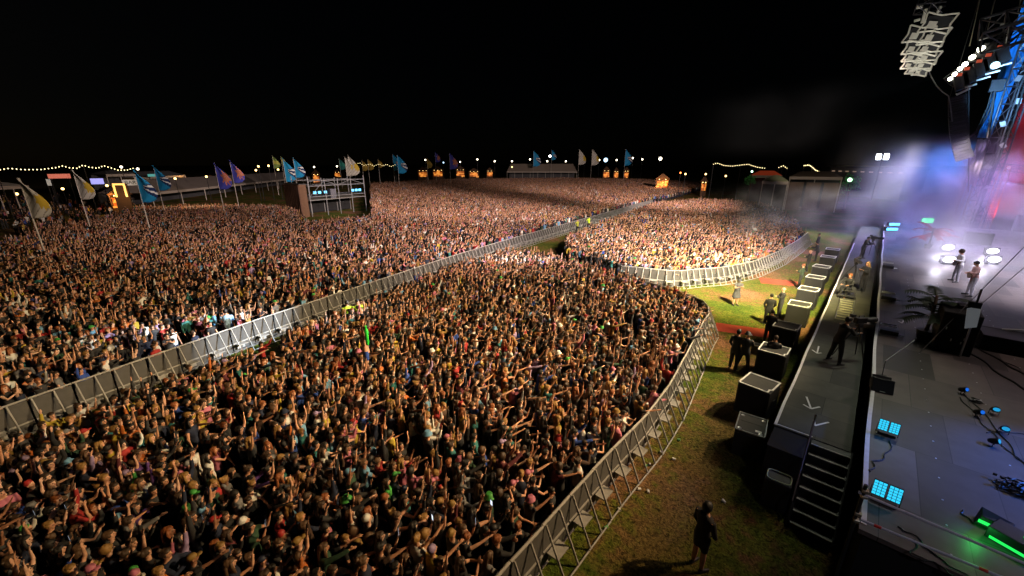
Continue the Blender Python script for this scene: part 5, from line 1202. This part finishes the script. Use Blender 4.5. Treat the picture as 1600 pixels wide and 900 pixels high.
# ------------------------------------------------------------------ mist round the stage
def volume(name, c, d, dens, col, scale, lo, hi, aniso=.3, label=None):
    o = MB().box((0, 0, 0), d).build(name, None); o.data.materials.clear(); o.location = c; o['kind'] = 'stuff'; o['label'] = label
    m = bpy.data.materials.new(name + '_volume'); m.use_nodes = True; nt = m.node_tree; nt.nodes.clear(); out = nt.nodes.new('ShaderNodeOutputMaterial'); v = nt.nodes.new('ShaderNodeVolumePrincipled')
    v.inputs['Color'].default_value = (*col, 1); v.inputs['Anisotropy'].default_value = aniso
    tc = nt.nodes.new('ShaderNodeTexCoord'); n = nt.nodes.new('ShaderNodeTexNoise'); n.inputs['Scale'].default_value = scale; n.inputs['Detail'].default_value = 6; n.inputs['Distortion'].default_value = .9
    nt.links.new(tc.outputs['Object'], n.inputs['Vector']); r = nt.nodes.new('ShaderNodeMapRange'); r.inputs['From Min'].default_value = lo; r.inputs['From Max'].default_value = hi; r.inputs['To Max'].default_value = dens
    nt.links.new(n.outputs['Fac'], r.inputs['Value'])
    # thins out towards the faces of its box
    sep = nt.nodes.new('ShaderNodeVectorMath'); sep.operation = 'ABSOLUTE'; g = nt.nodes.new('ShaderNodeVectorMath'); g.operation = 'SUBTRACT'; g.inputs[1].default_value = (.5, .5, .5)
    nt.links.new(tc.outputs['Generated'], g.inputs[0]); nt.links.new(g.outputs[0], sep.inputs[0]); xyz = nt.nodes.new('ShaderNodeSeparateXYZ'); nt.links.new(sep.outputs[0], xyz.inputs[0]); cur = r.outputs['Result']
    for a_ in 'XYZ':
        k = nt.nodes.new('ShaderNodeMapRange'); k.interpolation_type = 'SMOOTHSTEP'; k.inputs['From Min'].default_value = .5; k.inputs['From Max'].default_value = .2; nt.links.new(xyz.outputs[a_], k.inputs['Value'])
        q = nt.nodes.new('ShaderNodeMath'); q.operation = 'MULTIPLY'; nt.links.new(cur, q.inputs[0]); nt.links.new(k.outputs['Result'], q.inputs[1]); cur = q.outputs[0]
    nt.links.new(cur, v.inputs['Density']); nt.links.new(v.outputs[0], out.inputs['Volume']); o.data.materials.append(m)
    o.visible_shadow = True
    return o
volume('stage_smoke', (9.5, 56, 5), (25, 62, 12), .15, (.95, .93, 1), .19, .46, .63, .2, 'drifting purple and white smoke over the stage')
volume('crowd_smoke', (-6, 56, 3), (15, 38, 7), .055, (1, .97, .93), .3, .47, .7, .1, 'grey smoke wisps drifting over the far right crowd')
volume('beam_mist', (-9, 61, 13), (28, 14, 9), .0012, (.85, .93, 1), .12, .3, .65, .5, 'thin mist round the hanging lamps')
volume('pit_smoke', tuple(W(1190, 500, 0) + Vector((0, 0, 2.0))), (5, 9, 4), .02, (1, 1, .95), .5, .45, .7, .1, 'faint smoke drifting over the yellow grass')

# ------------------------------------------------------------------ lamps
def spot(name, loc, tgt, power, ang, col, blend=.6, size=.6):
    l = bpy.data.lights.new(name, 'SPOT'); l.energy = power; l.spot_size = R(ang); l.spot_blend = blend; l.color = col; l.shadow_soft_size = size
    o = bpy.data.objects.new(name, l); COL.objects.link(o); o.location = loc; o.rotation_euler = (Vector(tgt) - Vector(loc)).to_track_quat('-Z', 'Y').to_euler(); return o
def point(name, loc, power, col, size=.3):
    l = bpy.data.lights.new(name, 'POINT'); l.energy = power; l.color = col; l.shadow_soft_size = size
    o = bpy.data.objects.new(name, l); COL.objects.link(o); o.location = loc; return o
K = 1000
W1 = (1, .77, .67); Y1 = (1, .74, .42); C1 = (1, .80, .68)
spot('rig_lamp_far_field', (5, 42, 18), (-100, 45, 0), 235*K, 40, W1, .8, .6)
spot('rig_lamp_far_field', (5, 42, 18), (-75, 120, 0), 290*K, 40, W1, .8, .6)
spot('rig_lamp_left_field', (5, 24, 16), (-70, 20, 0), 95*K, 52, W1, .8, .6)
spot('rig_lamp_mid_field', (5, 22, 17), (-34, 42, 0), 70*K, 70, C1, .8, .6)
spot('rig_lamp_near_pen', (5, 24, 13), (-16, 12, 0), 50*K, 62, Y1, .9, .3)
spot('rig_lamp_front_rows', (3, 17, 15), (-11, 36, 0), 92*K, 52, (1, .84, .64), .8, .5)
spot('rig_lamp_pit', (3, 18, 13), (-6, 29, 0), 58*K, 42, (1, .84, .34), .9, .5)
spot('rig_lamp_low_left', (6, 16, 12), (-17, 1, 0), 20*K, 58, (1, .68, .32), .9, .3)
spot('rig_lamp_near_rows', (6, 14, 10), (-7, 6, 0), .9*K, 45, (1, .5, .45), .8, .5)
for (x, y) in ((430, 488), (825, 400)):     # narrow cool beams picking out patches of the crowd
    p = W(x, y, 1.6); spot('narrow_beam', (5, 40, 17), tuple(p), 380*K, 5.5, (.85, .93, 1), .9, .3)
spot('floor_wash', (9, 22, 14), (3, 17, 1.8), 1.6*K, 75, (1, .76, .68), .8, 1.0)
spot('runway_wash', (2, 22, 12), (0, 16, 1.3), 1.4*K, 50, (.95, 1, .75), .9, .5)
spot('blue_wash', (9, 15.5, 7), (4.7, 13.0, 1.8), 7*K, 42, (.05, .2, 1), .9, .3)
point('green_glow', tuple(W(1532, 828, 2.0)), 5, (.05, 1, .15), .1)
spot('mist_white', (15, 44, 15), (8.5, 41, 1.8), 62*K, 50, (.80, .74, 1), .9, .5)
spot('mist_white', (17, 30, 13), (10, 33, 1.8), 60*K, 50, (.9, .84, 1), .9, .5)
for x, y in ((1480, 387), (1481, 406), (1549, 393), (1551, 406)): p = W(x, y, 2.3); point('strobe_glow', (p.x - .4, p.y - .5, 2.4), .1*K, (.85, .82, 1), .25)
spot('mist_grey', (3, 66, 12), (-5, 58, 2), 18*K, 65, (1, .93, .9), .9, .5)  # added lamp so the smoke drifting over the crowd shows
spot('rail_fill', (5, 4, 8), (2.2, 9.3, 2), .22*K, 50, (.86, .84, 1), .8, .3)  # added lamp, no fixture there; brightens the guard rails and near stage
spot('band_key', (2, 24, 10), (4.5, 33, 3), 1.5*K, 40, (.95, .88, 1), .8, .4)  # added front lamp to lift the backlit band
spot('mist_blue', (8, 78, 14), (2.5, 62, 3), 34*K, 60, (.05, .28, 1), .9, .5)
spot('mist_purple', (12, 58, 16), (3, 52, 3), 52*K, 60, (.55, .40, 1), .9, .5)
spot('red_wash', (9, 60, 3), (13.5, 70, 12), 3.5*K, 80, (1, .05, .08), .6, .5)
spot('banner_wash', (6, 56, 13), (9, 66, 18), 7*K, 80, (.25, .55, 1), .6, .5)
for i, (x, y, r_) in enumerate(LP[::2]):
    p = WV(x, y, 59.2) - Vector((1.2, 0, 0)); spot('blinder_beam', tuple(p), tuple(p + Vector((-40, -5 - 3*i, -5 - 3*i))), 2.5*K, 22, (.8, .9, 1), .8, .25)
spot('banner_wash', (3, 54, 9), (7.5, 63, 9.5), 7*K, 30, (1, .85, .95), .6, .4)  # added lamp to brighten the white banner
spot('array_wash', (0, 48, 15), (1.5, 54, 19), 1.0*K, 70, (1, .97, .85), .6, .5)
spot('marquee_light', tuple(G(300, 80) + Vector((0, 0, 7))), tuple(G(330, 110)), 4*K, 110, (1, .7, .4), .6, .5)
spot('marquee_light', tuple(G(845, 95) + Vector((0, 0, 9))), tuple(G(845, 128) + Vector((0, 0, 6))), 3.5*K, 100, (1, .8, .6), .6, .5)
spot('marquee_light', tuple(G(1265, 80) + Vector((0, 0, 9))), tuple(G(1270, 95) + Vector((0, 0, 4))), 1.0*K, 100, (1, .8, .6), .6, .5)
spot('tower_light', (-40, 20, 12), (-69, 32, 4), 9*K, 26, (.85, .85, 1), .6, .5)
for k, (px, D, e) in enumerate(((172, 90, 200), (1038, 128, 900), (160, 95, 350), (290, 146, 700))): point('stall_lamp', tuple(G(px, D) + Vector((0, 0, 3.2))), e, (1, .5, .15), .3)
sun = bpy.data.lights.new('moon', 'SUN'); sun.energy = .006; sun.angle = R(.5); sun.color = (.8, .88, 1); so = bpy.data.objects.new('moon', sun); COL.objects.link(so); so.rotation_euler = (R(50), 0, R(70))
print('objects', len(bpy.data.objects), 'cabin', proj((-75.6, 22.3, 4)), proj((-68.7, 22.5, 4)), proj((-68.2, 26.6, 4)), proj((-70.2, 37.2, 4)))
